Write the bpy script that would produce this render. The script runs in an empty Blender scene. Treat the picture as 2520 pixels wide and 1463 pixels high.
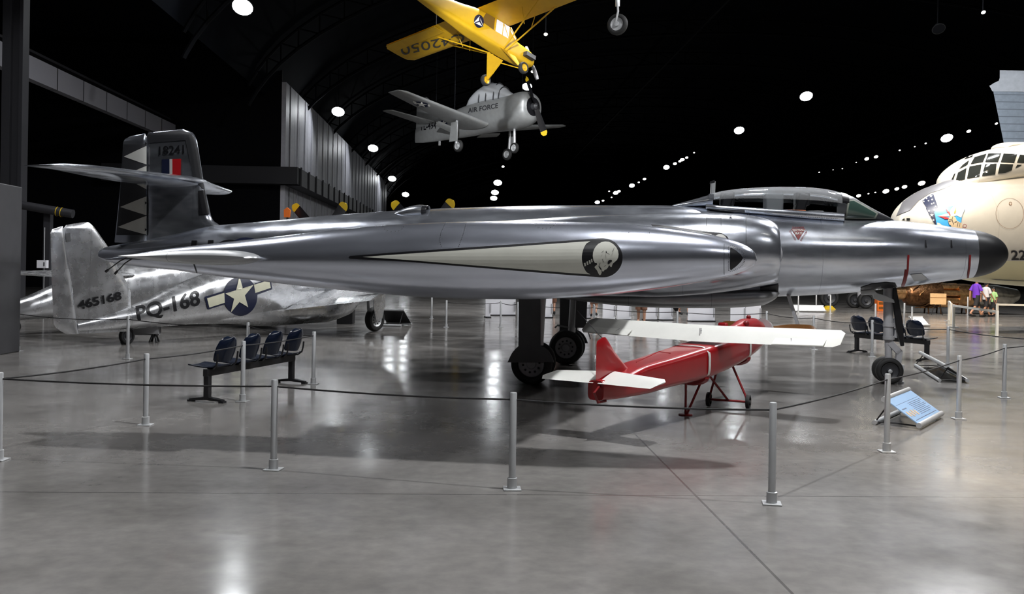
import bpy, bmesh, math, random
from mathutils import Vector, Matrix
from mathutils.bvhtree import BVHTree
from mathutils.geometry import tessellate_polygon
random.seed(7)
S = bpy.context.scene
COL = S.collection
R = math.radians
PI = math.pi
# ------------------------------------------------------------------ camera
FPX, HC, ROLL, PX0, PY0 = 2400.0, 1.9, R(0.9), 1260.0, 656.0
_c, _s = math.cos(ROLL), math.sin(ROLL)
cam = bpy.data.objects.new('camera', bpy.data.cameras.new('camera'))
COL.objects.link(cam)
cam.data.sensor_width = 36.0
cam.data.lens = FPX / 2520 * 36
cam.data.shift_y = -(1463 / 2 - PY0) / 2520
cam.data.clip_end = 600
cam.matrix_world = Matrix(((_c, -_s, 0, 0), (0, 0, -1, 0), (_s, _c, 0, HC), (0, 0, 0, 1)))
S.camera = cam
# ------------------------------------------------------------------ world, exposure
w = bpy.data.worlds.new('hall_air'); S.world = w; w.use_nodes = True
w.node_tree.nodes['Background'].inputs[0].default_value = (0.03, 0.035, 0.05, 1)
w.node_tree.nodes['Background'].inputs[1].default_value = 0.2
S.view_settings.view_transform = 'Standard'; S.view_settings.look = 'None'
S.view_settings.exposure = 0.0; S.view_settings.gamma = 1.0
S.view_settings.use_curve_mapping = False
S.cycles.max_bounces = 7; S.cycles.diffuse_bounces = 3; S.cycles.glossy_bounces = 4
S.cycles.transparent_max_bounces = 8
S.cycles.sample_clamp_indirect = 6.0
S.cycles.caustics_reflective = False; S.cycles.caustics_refractive = False
# lamp strengths (the lamps themselves are built further down)
FLOOD = 45.0      # emission of the big white floodlights far off
OVERHEAD = 420.0   # emission of the floodlights above the aircraft
WARM = 8800.0     # watts of the warm spotlights on the cream bomber
# ------------------------------------------------------------------ pixel <-> place
def ray(px, py):
    dx, dy = px - PX0, PY0 - py
    return (dx * _c - dy * _s) / FPX, (dx * _s + dy * _c) / FPX
def at(px, py, d):
    a, b = ray(px, py); return Vector((a * d, d, HC + b * d))
def ground(px, py, z=0.0):
    a, b = ray(px, py); d = (z - HC) / b; return Vector((a * d, d, z))
CAM0 = Vector((0, 0, HC))
class Frame:
    """local axes of a thing: x forward, y left, z up"""
    def __init__(s, o, yaw, pitch=0, roll=0):
        s.m = Matrix.Translation(Vector(o)) @ Matrix.Rotation(yaw, 4, 'Z') @ Matrix.Rotation(-pitch, 4, 'Y') @ Matrix.Rotation(roll, 4, 'X')
        s.i = s.m.inverted()
        s.c = s.i @ CAM0
    def dir(s, px, py):
        a, b = ray(px, py); return s.i.to_3x3() @ Vector((a, 1, b))
    def pl(s, px, py, off=0.0):
        d = s.dir(px, py); t = (off - s.c.y) / d.y; p = s.c + d * t; return p
    def xz(s, px, py, off=0.0):
        p = s.pl(px, py, off); return p.x, p.z
# ------------------------------------------------------------------ mesh helpers
class MB:
    def __init__(s): s.v = []; s.f = []; s.m = []
    def add(s, vs, fs, mi=0):
        n = len(s.v); s.v += [tuple(p) for p in vs]
        for f in fs: s.f.append(tuple(i + n for i in f)); s.m.append(mi)
        return s
    def box(s, c, d, rot=None, mi=0):
        c = Vector(c); h = Vector(d) / 2; vs = []
        for x in (-1, 1):
            for y in (-1, 1):
                for z in (-1, 1):
                    p = Vector((x * h.x, y * h.y, z * h.z))
                    if rot is not None: p = rot @ p
                    vs.append(c + p)
        return s.add(vs, [(0, 1, 3, 2), (4, 6, 7, 5), (0, 4, 5, 1), (2, 3, 7, 6), (0, 2, 6, 4), (1, 5, 7, 3)], mi)
    def beam(s, a, b, wd, ht, mi=0):
        a, b = Vector(a), Vector(b); d = b - a; L = d.length; d.normalize()
        q = Vector((1, 0, 0)).rotation_difference(d) if abs(d.z) > .98 else None
        if q is None:
            y = Vector((0, 0, 1)).cross(d).normalized(); z = d.cross(y); m = Matrix((d, y, z)).transposed()
        else: m = q.to_matrix()
        return s.box((a + b) / 2, (L, wd, ht), m, mi)
    def loft(s, rings, closed=True, cap0=True, cap1=True, mi=0, flip=False):
        n = len(rings[0]); vs = [p for r in rings for p in r]; fs = []
        for k in range(len(rings) - 1):
            for i in range(n if closed else n - 1):
                j = (i + 1) % n
                fs.append((k * n + i, k * n + j, (k + 1) * n + j, (k + 1) * n + i))
        if cap0: fs.append(tuple(range(n))[::-1])
        if cap1: fs.append(tuple((len(rings) - 1) * n + i for i in range(n)))
        if flip: fs = [f[::-1] for f in fs]
        return s.add(vs, fs, mi)
    def tube(s, pts, r, seg=10, mi=0, cap=True):
        pts = [Vector(p) for p in pts]; rr = r if isinstance(r, (list, tuple)) else [r] * len(pts)
        rings = []; up = None
        for k, p in enumerate(pts):
            t = (pts[min(k + 1, len(pts) - 1)] - pts[max(k - 1, 0)]).normalized()
            if up is None: up = Vector((0, 0, 1)) if abs(t.z) < .9 else Vector((1, 0, 0))
            x = t.cross(up).normalized(); y = x.cross(t).normalized(); up = y
            rings.append([p + (x * math.cos(2 * PI * i / seg) + y * math.sin(2 * PI * i / seg)) * rr[k] for i in range(seg)])
        return s.loft(rings, True, cap, cap, mi, flip=True)
    def lathe(s, prof, o, axis, seg=32, mi=0, cap0=False, cap1=False):
        """prof: (distance along axis, radius)"""
        o = Vector(o); a = Vector(axis).normalized(); u = a.orthogonal().normalized(); v = a.cross(u)
        rings = [[o + a * t + (u * math.cos(2 * PI * i / seg) + v * math.sin(2 * PI * i / seg)) * max(r, 1e-4) for i in range(seg)] for t, r in prof]
        return s.loft(rings, True, cap0, cap1, mi)
    def plate(s, pts, th, mi=0):
        """flat outline given thickness vector th"""
        pts = [Vector(p) for p in pts]; th = Vector(th); n = len(pts)
        vs = pts + [p + th for p in pts]
        fs = [tuple(range(n))[::-1], tuple(range(n, 2 * n))] + [(i, (i + 1) % n, n + (i + 1) % n, n + i) for i in range(n)]
        return s.add(vs, fs, mi)
    def sphere(s, c, r, seg=16, mi=0, sc=(1, 1, 1)):
        c = Vector(c); rings = []
        for k in range(1, seg // 2):
            t = PI * k / (seg // 2)
            rings.append([c + Vector((r * sc[0] * math.sin(t) * math.cos(2 * PI * i / seg), r * sc[1] * math.sin(t) * math.sin(2 * PI * i / seg), -r * sc[2] * math.cos(t))) for i in range(seg)])
        return s.loft(rings, True, True, True, mi)
    def bm(s):
        b = bmesh.new(); vs = [b.verts.new(p) for p in s.v]
        for f, m in zip(s.f, s.m):
            try: b.faces.new([vs[i] for i in f]).material_index = m
            except ValueError: pass
        return b
    def build(s, name, mats, parent=None, sharp=38, bevel=0, recalc=True):
        b = s.bm()
        if recalc: bmesh.ops.recalc_face_normals(b, faces=b.faces)
        me = bpy.data.meshes.new(name); b.to_mesh(me); b.free()
        for mt in (mats if isinstance(mats, (list, tuple)) else [mats]): me.materials.append(mt)
        me.polygons.foreach_set('use_smooth', [True] * len(me.polygons))
        me.set_sharp_from_angle(angle=R(sharp))
        o = bpy.data.objects.new(name, me); COL.objects.link(o)
        if parent is not None: o.parent = parent
        if bevel:
            md = o.modifiers.new('edge', 'BEVEL'); md.width = bevel; md.segments = 2; md.limit_method = 'ANGLE'; md.angle_limit = R(35)
        return o
def tag(o, label, cat, group=None, kind=None):
    o['label'] = label; o['category'] = cat
    if group: o['group'] = group
    if kind: o['kind'] = kind
    return o
def empty(name, m, label, cat, group=None):
    o = bpy.data.objects.new(name, None); COL.objects.link(o); o.empty_display_size = .1
    o.matrix_world = m if isinstance(m, Matrix) else Matrix.Translation(Vector(m))
    return tag(o, label, cat, group)
def struct(o): o['kind'] = 'structure'; return o
def copy_tree(o, parent=None):
    c = o.copy(); COL.objects.link(c); c.parent = parent
    for ch in list(o.children): copy_tree(ch, c)
    return c
def interp(xs, ys, n):
    """monotone cubic through points, n samples over index space; xs is parameter"""
    m = len(xs); d = [(ys[i + 1] - ys[i]) / (xs[i + 1] - xs[i]) for i in range(m - 1)]
    t = [d[0]] + [0 if d[i - 1] * d[i] <= 0 else 2 * d[i - 1] * d[i] / (d[i - 1] + d[i]) for i in range(1, m - 1)] + [d[-1]]
    def f(x):
        k = 0
        while k < m - 2 and x > xs[k + 1]: k += 1
        h = xs[k + 1] - xs[k]; u = (x - xs[k]) / h
        return (ys[k] * (1 + 2 * u) * (1 - u) ** 2 + t[k] * h * u * (1 - u) ** 2 + ys[k + 1] * u * u * (3 - 2 * u) + t[k + 1] * h * u * u * (u - 1))
    return f
def hull(st, seg=48, dens=6, y=0.0, n=2.0, a0=0.0, a1=2 * PI, closed=True, cap=True, mb=None, mi=0, ytw=None):
    """smooth body from stations (x, ztop, zbot, halfwidth[, exponent])"""
    P = [0.0]
    for k in range(1, len(st)):
        P.append(P[-1] + max(1e-3, math.hypot(st[k][0] - st[k - 1][0], st[k][1] - st[k - 1][1], st[k][3] - st[k - 1][3])))
    ch = [interp(P, [q[i] for q in st], 0) for i in range(4)]
    ex = interp(P, [q[4] if len(q) > 4 else n for q in st], 0)
    ts = []
    for k in range(len(P) - 1): ts += [P[k] + (P[k + 1] - P[k]) * j / dens for j in range(dens)]
    ts.append(P[-1]); rings = []
    for t in ts:
        x, zt, zb, hw = (f(t) for f in ch); e = ex(t); zc, hh = (zt + zb) / 2, max((zt - zb) / 2, 1e-4); hw = max(hw, 1e-4); ring = []
        cnt = seg if closed else seg + 1
        for i in range(cnt):
            a = a0 + (a1 - a0) * i / seg; ca, sa = math.cos(a), math.sin(a)
            ring.append((x, y + hw * math.copysign(abs(ca) ** (2 / e), ca), zc + hh * math.copysign(abs(sa) ** (2 / e), sa)))
        rings.append(ring)
    mb = mb or MB()
    return mb.loft(rings, closed, cap, cap, mi)
def airfoil(le, te, th, up, n=12):
    """closed ring between leading and trailing edge points"""
    le, te, up = Vector(le), Vector(te), Vector(up); c = (te - le); r = []
    us = [0.5 * (1 - math.cos(PI * i / n)) for i in range(n + 1)]
    f = lambda u: 10 * (0.2969 * math.sqrt(u) - 0.126 * u - 0.3516 * u * u + 0.2843 * u ** 3 - 0.1015 * u ** 4)
    for u in us[::-1]: r.append(le + c * u + up * (f(u) * th))
    for u in us[1:-1]: r.append(le + c * u - up * (f(u) * th))
    return r
def panel(secs, up, n=12, mb=None, mi=0):
    """lifting surface: secs = [(LE, TE, half thickness)]"""
    return (mb or MB()).loft([airfoil(a, b, t, up, n) for a, b, t in secs], True, True, True, mi)
# ---- paint: outlines or text laid on a surface where the camera ray meets it
def mesh_bvh(o):
    dg = bpy.context.evaluated_depsgraph_get()
    b = bmesh.new(); b.from_mesh(o.data); t = BVHTree.FromBMesh(b); b.free(); return t
def tess(polys, edge):
    """2D outlines (first outer, rest holes allowed as list of loops) -> bmesh in pixel space"""
    b = bmesh.new()
    for loops in polys:
        flat = [Vector((x, y, 0)) for lp in loops for x, y in lp]
        vs = [b.verts.new(p) for p in flat]
        for t in tessellate_polygon([[Vector((x, y, 0)) for x, y in lp] for lp in loops]):
            try: b.faces.new([vs[i] for i in t])
            except ValueError: pass
    return refine(b, edge)
def refine(b, edge):
    for _ in range(9):
        es = [e for e in b.edges if e.calc_length() > edge]
        if not es: break
        bmesh.ops.subdivide_edges(b, edges=es, cuts=1)
        bmesh.ops.triangulate(b, faces=b.faces[:])
    return b
def paint(fr, target, b, name, mat, parent, eps=.004):
    t = target if isinstance(target, BVHTree) else mesh_bvh(target)
    bad = []
    for v in b.verts:
        d = fr.dir(v.co.x, v.co.y).normalized()
        loc, nor, i, dist = t.ray_cast(fr.c, d)
        if loc is None: bad.append(v)
        else:
            if nor.dot(d) > 0: nor = -nor
            v.co = loc + nor * eps - d * eps
    if bad: bmesh.ops.delete(b, geom=bad, context='VERTS')
    for f in b.faces:
        f.smooth = True
    b.normal_update()
    fl = [f for f in b.faces if f.normal.dot(f.calc_center_median() - fr.c) > 0]
    if fl: bmesh.ops.reverse_faces(b, faces=fl)
    me = bpy.data.meshes.new(name); b.to_mesh(me); b.free(); me.materials.append(mat)
    o = bpy.data.objects.new(name, me); COL.objects.link(o); o.parent = parent; return o
def text_bm(s, quad, edge=9, bold=0.0):
    """text stretched over the pixel quad (bottom-left, bottom-right, top-right, top-left)"""
    cu = bpy.data.curves.new('t', 'FONT'); cu.body = s; cu.size = 1; cu.resolution_u = 4; cu.offset = bold
    o = bpy.data.objects.new('t', cu); COL.objects.link(o)
    dg = bpy.context.evaluated_depsgraph_get(); me = bpy.data.meshes.new_from_object(o.evaluated_get(dg), depsgraph=dg)
    bpy.data.objects.remove(o); bpy.data.curves.remove(cu)
    b = bmesh.new(); b.from_mesh(me); bpy.data.meshes.remove(me)
    x0 = min(v.co.x for v in b.verts); x1 = max(v.co.x for v in b.verts); y0 = min(v.co.y for v in b.verts); y1 = max(v.co.y for v in b.verts)
    bl, br, tr, tl = [Vector(q) for q in quad]
    for v in b.verts:
        u = (v.co.x - x0) / (x1 - x0); h = (v.co.y - y0) / (y1 - y0)
        p = (bl * (1 - u) + br * u) * (1 - h) + (tl * (1 - u) + tr * u) * h; v.co = (p.x, p.y, 0)
    bmesh.ops.triangulate(b, faces=b.faces[:])
    return refine(b, edge)
def circ(cx, cy, rx, ry=None, n=40, a0=0, a1=360, rot=0):
    ry = ry or rx; out = []
    full = abs(a1 - a0) >= 360
    for i in range(n if full else n + 1):
        a = R(a0 + (a1 - a0) * i / n); x, y = rx * math.cos(a), ry * math.sin(a); c, s = math.cos(R(rot)), math.sin(R(rot))
        out.append((cx + x * c - y * s, cy + x * s + y * c))
    return out
def star(cx, cy, r, rot=-90, k=.382, sx=1.0, m=None):
    out = []
    for i in range(10):
        a = R(rot + 36 * i); q = r if i % 2 == 0 else r * k
        x, y = q * math.cos(a), q * math.sin(a)
        if m: x, y = m[0] * x + m[1] * y, m[2] * x + m[3] * y
        out.append((cx + x * sx, cy + y))
    return out
# ------------------------------------------------------------------ materials
def mat(name, col, rough=.5, metal=0.0, spec=.5, noise=0.0, scale=4.0, bump=0.0, bscale=8.0, rvar=0.0, stretch=(1, 1, 1), lines=None, coat=0.0, low=None):
    m = bpy.data.materials.new(name); m.use_nodes = True; nt = m.node_tree; N = nt.nodes; p = N['Principled BSDF']
    p.inputs['Base Color'].default_value = (*col, 1); p.inputs['Roughness'].default_value = rough
    p.inputs['Metallic'].default_value = metal; p.inputs['Specular IOR Level'].default_value = spec
    if coat: p.inputs['Coat Weight'].default_value = coat; p.inputs['Coat Roughness'].default_value = .08
    if noise or bump or rvar or lines:
        tc = N.new('ShaderNodeTexCoord'); mp = N.new('ShaderNodeMapping'); mp.inputs['Scale'].default_value = stretch
        nt.links.new(tc.outputs['Object'], mp.inputs[0])
    if noise or rvar:
        nz = N.new('ShaderNodeTexNoise'); nz.inputs['Scale'].default_value = scale; nz.inputs['Detail'].default_value = 7; nz.inputs['Roughness'].default_value = .6
        nt.links.new(mp.outputs[0], nz.inputs['Vector'])
    src = None
    if noise:
        mx = N.new('ShaderNodeMixRGB'); mr = N.new('ShaderNodeMapRange'); mr.inputs[1].default_value = .3; mr.inputs[2].default_value = .7
        nt.links.new(nz.outputs['Fac'], mr.inputs[0]); nt.links.new(mr.outputs[0], mx.inputs[0])
        mx.inputs[1].default_value = (*[c * (1 - noise) for c in col], 1); mx.inputs[2].default_value = (*[min(1, c * (1 + noise)) for c in col], 1)
        src = mx.outputs[0]; nt.links.new(src, p.inputs['Base Color'])
    if rvar:
        mr = N.new('ShaderNodeMapRange'); mr.inputs[1].default_value = .3; mr.inputs[2].default_value = .7
        mr.inputs[3].default_value = max(.02, rough - rvar); mr.inputs[4].default_value = rough + rvar
        nt.links.new(nz.outputs['Fac'], mr.inputs[0]); nt.links.new(mr.outputs[0], p.inputs['Roughness'])
    if lines:   # panel joints: spacing along x and z
        sx, sz, wd, dark = lines; sp = N.new('ShaderNodeSeparateXYZ'); nt.links.new(tc.outputs['Object'], sp.inputs[0]); outs = []
        for ax, spc in (('X', sx), ('Y' if sz < 0 else 'Z', abs(sz))):
            if not spc: continue
            a = N.new('ShaderNodeMath'); a.operation = 'DIVIDE'; a.inputs[1].default_value = spc; nt.links.new(sp.outputs[ax], a.inputs[0])
            b = N.new('ShaderNodeMath'); b.operation = 'FRACT'; nt.links.new(a.outputs[0], b.inputs[0])
            c = N.new('ShaderNodeMath'); c.operation = 'LESS_THAN'; c.inputs[1].default_value = wd / spc; nt.links.new(b.outputs[0], c.inputs[0]); outs.append(c.outputs[0])
        o = outs[0]
        if len(outs) > 1:
            c = N.new('ShaderNodeMath'); c.operation = 'MAXIMUM'; nt.links.new(outs[0], c.inputs[0]); nt.links.new(outs[1], c.inputs[1]); o = c.outputs[0]
        mx = N.new('ShaderNodeMixRGB'); nt.links.new(o, mx.inputs[0])
        if src: nt.links.new(src, mx.inputs[1])
        else: mx.inputs[1].default_value = (*col, 1)
        mx.inputs[2].default_value = (*[c_ * dark for c_ in col], 1); nt.links.new(mx.outputs[0], p.inputs['Base Color'])
    if low:     # second paint colour below a height
        z, lc = low; sp = N.new('ShaderNodeSeparateXYZ'); nt.links.new(tc.outputs['Object'], sp.inputs[0])
        a = N.new('ShaderNodeMath'); a.operation = 'LESS_THAN'; a.inputs[1].default_value = z; nt.links.new(sp.outputs['Z'], a.inputs[0])
        mx = N.new('ShaderNodeMixRGB'); nt.links.new(a.outputs[0], mx.inputs[0]); nt.links.new(p.inputs['Base Color'].links[0].from_socket, mx.inputs[1])
        mx.inputs[2].default_value = (*lc, 1); nt.links.new(mx.outputs[0], p.inputs['Base Color'])
    if bump:
        nb = N.new('ShaderNodeTexNoise'); nb.inputs['Scale'].default_value = bscale; nb.inputs['Detail'].default_value = 3
        nt.links.new(mp.outputs[0], nb.inputs['Vector']); bp = N.new('ShaderNodeBump'); bp.inputs['Strength'].default_value = bump; bp.inputs['Distance'].default_value = .02
        nt.links.new(nb.outputs['Fac'], bp.inputs['Height']); nt.links.new(bp.outputs[0], p.inputs['Normal'])
    return m
def glow(name, col, st):
    m = bpy.data.materials.new(name); m.use_nodes = True; p = m.node_tree.nodes['Principled BSDF']
    p.inputs['Base Color'].default_value = (0, 0, 0, 1); p.inputs['Emission Color'].default_value = (*col, 1); p.inputs['Emission Strength'].default_value = st
    return m
def glass(name, tint=(.9, .95, .97), refl=.35, rough=.03, haze=0.0):
    m = bpy.data.materials.new(name); m.use_nodes = True; nt = m.node_tree; N = nt.nodes; N.clear()
    o = N.new('ShaderNodeOutputMaterial'); t = N.new('ShaderNodeBsdfTransparent'); g = N.new('ShaderNodeBsdfGlossy'); x = N.new('ShaderNodeMixShader'); lw = N.new('ShaderNodeLayerWeight')
    t.inputs[0].default_value = (*tint, 1); g.inputs['Roughness'].default_value = rough; lw.inputs[0].default_value = refl
    nt.links.new(lw.outputs['Fresnel'], x.inputs[0]); nt.links.new(t.outputs[0], x.inputs[1]); nt.links.new(g.outputs[0], x.inputs[2]); d = N.new('ShaderNodeBsdfDiffuse'); d.inputs[0].default_value = (.8, .82, .84, 1); y = N.new('ShaderNodeMixShader'); y.inputs[0].default_value = haze
    nt.links.new(x.outputs[0], y.inputs[1]); nt.links.new(d.outputs[0], y.inputs[2]); nt.links.new(y.outputs[0], o.inputs[0])
    return m
M = {}
M['alu'] = mat('polished_aluminium', (.73, .77, .88), .20, .92, noise=.20, scale=2.2, rvar=.07, bump=.012, bscale=1.6, stretch=(.5, 1, 1.6), lines=(2.3, 0, .006, .55))
M['pod'] = mat('brushed_aluminium', (.73, .77, .88), .22, .92, noise=.08, scale=1.5, rvar=.05, stretch=(.35, 1, 1.5))
M['alu_dull'] = mat('dull_aluminium', (.70, .71, .73), .27, .88, noise=.12, scale=3, bump=.05, bscale=2.2, rvar=.1, lines=(.95, 0, .008, .5))
M['silver'] = mat('silver_paint', (.50, .51, .52), .36, .55, noise=.05, lines=(1.4, 0, .01, .6))
M['gear'] = mat('gear_grey_paint', (.42, .42, .44), .4, .1, noise=.08)
M['dark'] = mat('dark_grey_paint', (.035, .036, .04), .45, noise=.15)
M['door'] = mat('gear_door_paint', (.11, .11, .115), .5, .2, noise=.1)
M['black'] = mat('black_paint', (.008, .008, .010), .35)
M['radome'] = mat('black_radome', (.010, .010, .011), .42, bump=.02, bscale=60)
M['rubber'] = mat('tyre_rubber', (.012, .012, .012), .7, noise=.3, scale=20)
M['white'] = mat('white_paint', (.72, .72, .68), .35, noise=.04)
M['cream_mark'] = mat('aged_white_marking', (.66, .65, .50), .45, noise=.05)
M['red'] = mat('red_paint', (.35, .008, .012), .3, coat=.5, noise=.06)
M['darkred'] = mat('dark_red_paint', (.20, .006, .008), .38)
M['navy'] = mat('navy_paint', (.008, .012, .04), .4)
M['flashred'] = mat('bright_red_marking', (.55, .01, .015), .4)
M['yellow'] = mat('yellow_fabric', (.54, .315, .007), .5, noise=.06)
M['tipyellow'] = mat('yellow_tip_paint', (.75, .50, .02), .4)
M['steel'] = mat('satin_steel', (.52, .53, .54), .38, .35, noise=.05)
M['rope'] = mat('black_cord', (.012, .011, .012), .75)
M['seat'] = mat('navy_plastic', (.003, .007, .019), .22, noise=.1)
M['bench'] = mat('black_metal', (.012, .012, .014), .4)
M['cream'] = mat('cream_silver_lacquer', (.66, .62, .54), .34, .35, noise=.03, lines=(2.2, 0, .012, .8), low=(2.3, (.88, .82, .52)))
M['aged'] = mat('off_white_marking', (.64, .64, .57), .4, noise=.04)
M['brass'] = mat('copper_gold_engine', (.62, .36, .17), .28, 1.0, noise=.4, scale=7, bump=.5, bscale=9)
M['engine_dark'] = mat('sooty_bronze', (.13, .065, .03), .35, .9, noise=.6, scale=9, bump=.6, bscale=12)
M['exhaust'] = mat('steel_exhaust', (.48, .45, .38), .3, 1.0, noise=.3, scale=5, bump=.2)
M['wood'] = mat('varnished_wood', (.17, .07, .018), .3, noise=.25, scale=12, stretch=(1, 6, 6))
M['panelwhite'] = mat('white_display_panel', (.75, .75, .79), .5)
M['blueprint'] = mat('pale_blue_panel', (.34, .52, .78), .25)
M['greytext'] = mat('grey_print', (.13, .17, .25), .5)
M['tan'] = mat('tan_board', (.62, .40, .20), .5, noise=.1)
M['wall'] = mat('metal_siding', (.74, .74, .82), .5, .0, noise=.08, lines=(0, -1.9, .10, .25))
M['blackwall'] = mat('black_wall', (.006, .006, .008), .8, spec=.1, noise=.2)
M['ceil'] = mat('black_ceiling', (.007, .0085, .012), .9, spec=.05, noise=.25, scale=.4)
M['truss'] = mat('black_truss_steel', (.010, .011, .014), .8, spec=.1)
M['fascia'] = mat('grey_fascia', (.36, .36, .40), .6, lines=(0, -3.2, .12, .15))
M['column'] = mat('dark_column_steel', (.03, .03, .035), .5)
M['skin'] = mat('skin', (.42, .22, .14), .5)
M['orange'] = mat('orange_paint', (.75, .16, .02), .4)
M['lamp'] = glow('floodlight_glow', (.93, .97, 1.0), FLOOD)
M['over'] = glow('overhead_glow', (.97, .98, 1.0), OVERHEAD)
M['key'] = glow('key_flood_glow', (.97, .98, 1.0), OVERHEAD * 3.4)
M['warmlamp'] = glow('warm_lamp_glow', (1.0, .93, .75), 14)
M['dimlamp'] = glow('small_lamp_glow', (1.0, .97, .92), 8)
M['glass'] = glass('clear_canopy', (.80, .84, .86), .38, .05, .24)
M['wglass'] = glass('small_windows', (.6, .65, .7), .3)
M['brownglass'] = mat('amber_window', (.16, .09, .02), .15, coat=.5)
M['paneglass'] = mat('green_tinted_glass', (.05, .09, .075), .08, 0, spec=.7, coat=.6)
M['darkglass'] = mat('dark_glazing', (.02, .022, .02), .06, 0, spec=.8, coat=.6)
# ------------------------------------------------------------------ the hall
BY = R(2.53)                       # the hall is turned a little to the camera
BM = Matrix.Rotation(BY, 4, 'Z')
def bl(u, v, z): return BM @ Vector((u, v, z))
def hall(mb, name, mats, **k):
    o = mb.build(name, mats, **k); o.rotation_euler = (0, 0, BY); return struct(o)
def floor_mat():
    m = bpy.data.materials.new('polished_concrete'); m.use_nodes = True; nt = m.node_tree; N = nt.nodes; L = nt.links.new; p = N['Principled BSDF']
    tc = N.new('ShaderNodeTexCoord')
    def nz(sc, det, ro=.55, st=(1, 1, 1)):
        mp = N.new('ShaderNodeMapping'); mp.inputs['Scale'].default_value = st; L(tc.outputs['Object'], mp.inputs[0])
        n = N.new('ShaderNodeTexNoise'); n.inputs['Scale'].default_value = sc; n.inputs['Detail'].default_value = det; n.inputs['Roughness'].default_value = ro; L(mp.outputs[0], n.inputs['Vector']); return n.outputs['Fac']
    r = N.new('ShaderNodeValToRGB'); L(nz(.55, 9, .62), r.inputs[0])
    e = r.color_ramp.elements; e[0].position = .30; e[0].color = (.150, .143, .136, 1); e[1].position = .72; e[1].color = (.262, .252, .240, 1)
    r2 = N.new('ShaderNodeValToRGB'); L(nz(7, 6), r2.inputs[0]); e = r2.color_ramp.elements; e[0].position = .3; e[0].color = (.84, .84, .84, 1); e[1].position = .7; e[1].color = (1.08, 1.07, 1.06, 1)
    mu = N.new('ShaderNodeMixRGB'); mu.blend_type = 'MULTIPLY'; mu.inputs[0].default_value = 1; L(r.outputs[0], mu.inputs[1]); L(r2.outputs[0], mu.inputs[2])
    sp = N.new('ShaderNodeSeparateXYZ'); L(tc.outputs['Object'], sp.inputs[0]); js = []
    for ax, o_, pitch in (('X', 1.93, 9.2), ('Y', 8.1, 9.2)):
        a = N.new('ShaderNodeMath'); a.operation = 'SUBTRACT'; a.inputs[1].default_value = o_; L(sp.outputs[ax], a.inputs[0])
        b = N.new('ShaderNodeMath'); b.operation = 'DIVIDE'; b.inputs[1].default_value = pitch; L(a.outputs[0], b.inputs[0])
        c = N.new('ShaderNodeMath'); c.operation = 'ADD'; c.inputs[1].default_value = .5; L(b.outputs[0], c.inputs[0])
        d = N.new('ShaderNodeMath'); d.operation = 'FRACT'; L(c.outputs[0], d.inputs[0])
        f = N.new('ShaderNodeMath'); f.operation = 'SUBTRACT'; f.inputs[1].default_value = .5; L(d.outputs[0], f.inputs[0])
        g = N.new('ShaderNodeMath'); g.operation = 'ABSOLUTE'; L(f.outputs[0], g.inputs[0])
        h = N.new('ShaderNodeMath'); h.operation = 'LESS_THAN'; h.inputs[1].default_value = .0011; L(g.outputs[0], h.inputs[0]); js.append(h.outputs[0])
    mx = N.new('ShaderNodeMath'); mx.operation = 'MAXIMUM'; L(js[0], mx.inputs[0]); L(js[1], mx.inputs[1])
    jm = N.new('ShaderNodeMath'); jm.operation = 'MULTIPLY'; jm.inputs[1].default_value = .65; L(mx.outputs[0], jm.inputs[0])
    mj = N.new('ShaderNodeMixRGB'); L(jm.outputs[0], mj.inputs[0]); L(mu.outputs[0], mj.inputs[1]); mj.inputs[2].default_value = (.05, .047, .045, 1)
    L(mj.outputs[0], p.inputs['Base Color'])
    mr = N.new('ShaderNodeMapRange'); L(nz(1.3, 6), mr.inputs[0]); mr.inputs[1].default_value = .3; mr.inputs[2].default_value = .7; mr.inputs[3].default_value = .11; mr.inputs[4].default_value = .22
    L(mr.outputs[0], p.inputs['Roughness']); p.inputs['Specular IOR Level'].default_value = .42
    bp = N.new('ShaderNodeBump'); bp.inputs['Strength'].default_value = .10; bp.inputs['Distance'].default_value = .01; L(nz(2.2, 2, .5, (1, 1.6, 1)), bp.inputs['Height']); L(bp.outputs[0], p.inputs['Normal'])
    return m
UL, UR, V0, V1 = -34.0, 66.0, -40.0, 245.0
hall(MB().box(((UL + UR) / 2, (V0 + V1) / 2, -.1), (UR - UL, V1 - V0, .2)), 'floor', floor_mat())
def vault(u): return 11 + 14.5 * math.sqrt(max(0, 1 - ((u - 26) / 40.5) ** 2))
us = [-14 + 80 * (1 - math.cos(PI * i / 40)) / 2 for i in range(41)]
mb = MB(); mb.loft([[(u, v, vault(u)) for u in us] + [(u, v, vault(u) + .4) for u in us[::-1]] for v in (V0, V1)]); hall(mb, 'ceiling', M['ceil'])
hall(MB().box((-24, 102, 17.2), (20.4, 290, .4)), 'ceiling_left', M['ceil'])
hall(MB().box((UL - .2, 102, 8.6), (.4, 290, 17.4)), 'wall_left', M['blackwall'])
hall(MB().box((UR + .2, 102, 7), (.4, 290, 14)), 'wall_right', M['blackwall'])
hall(MB().box((16, V1 + .2, 13), (100, .4, 26)), 'wall_far', M['blackwall'])
hall(MB().box((16, V0 - .2, 13), (100, .4, 26)), 'wall_rear', M['blackwall'])
k = 0
for v in range(20, 240, 14):       # arched trusses: two chords and a zigzag web
    mb = MB(); a = [Vector((u, v, vault(u) - .25)) for u in us]; b = [Vector((u, v, vault(u) - 1.5)) for u in us]
    mb.tube(a, .10, 6); mb.tube(b, .13, 6)
    for i in range(2, 38): mb.tube([a[i], b[i + 1]], .05, 4); mb.tube([b[i + 1], a[i + 1]], .05, 4)
    k += 1; hall(mb, 'trim_%d' % k, M['truss'])
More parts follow.
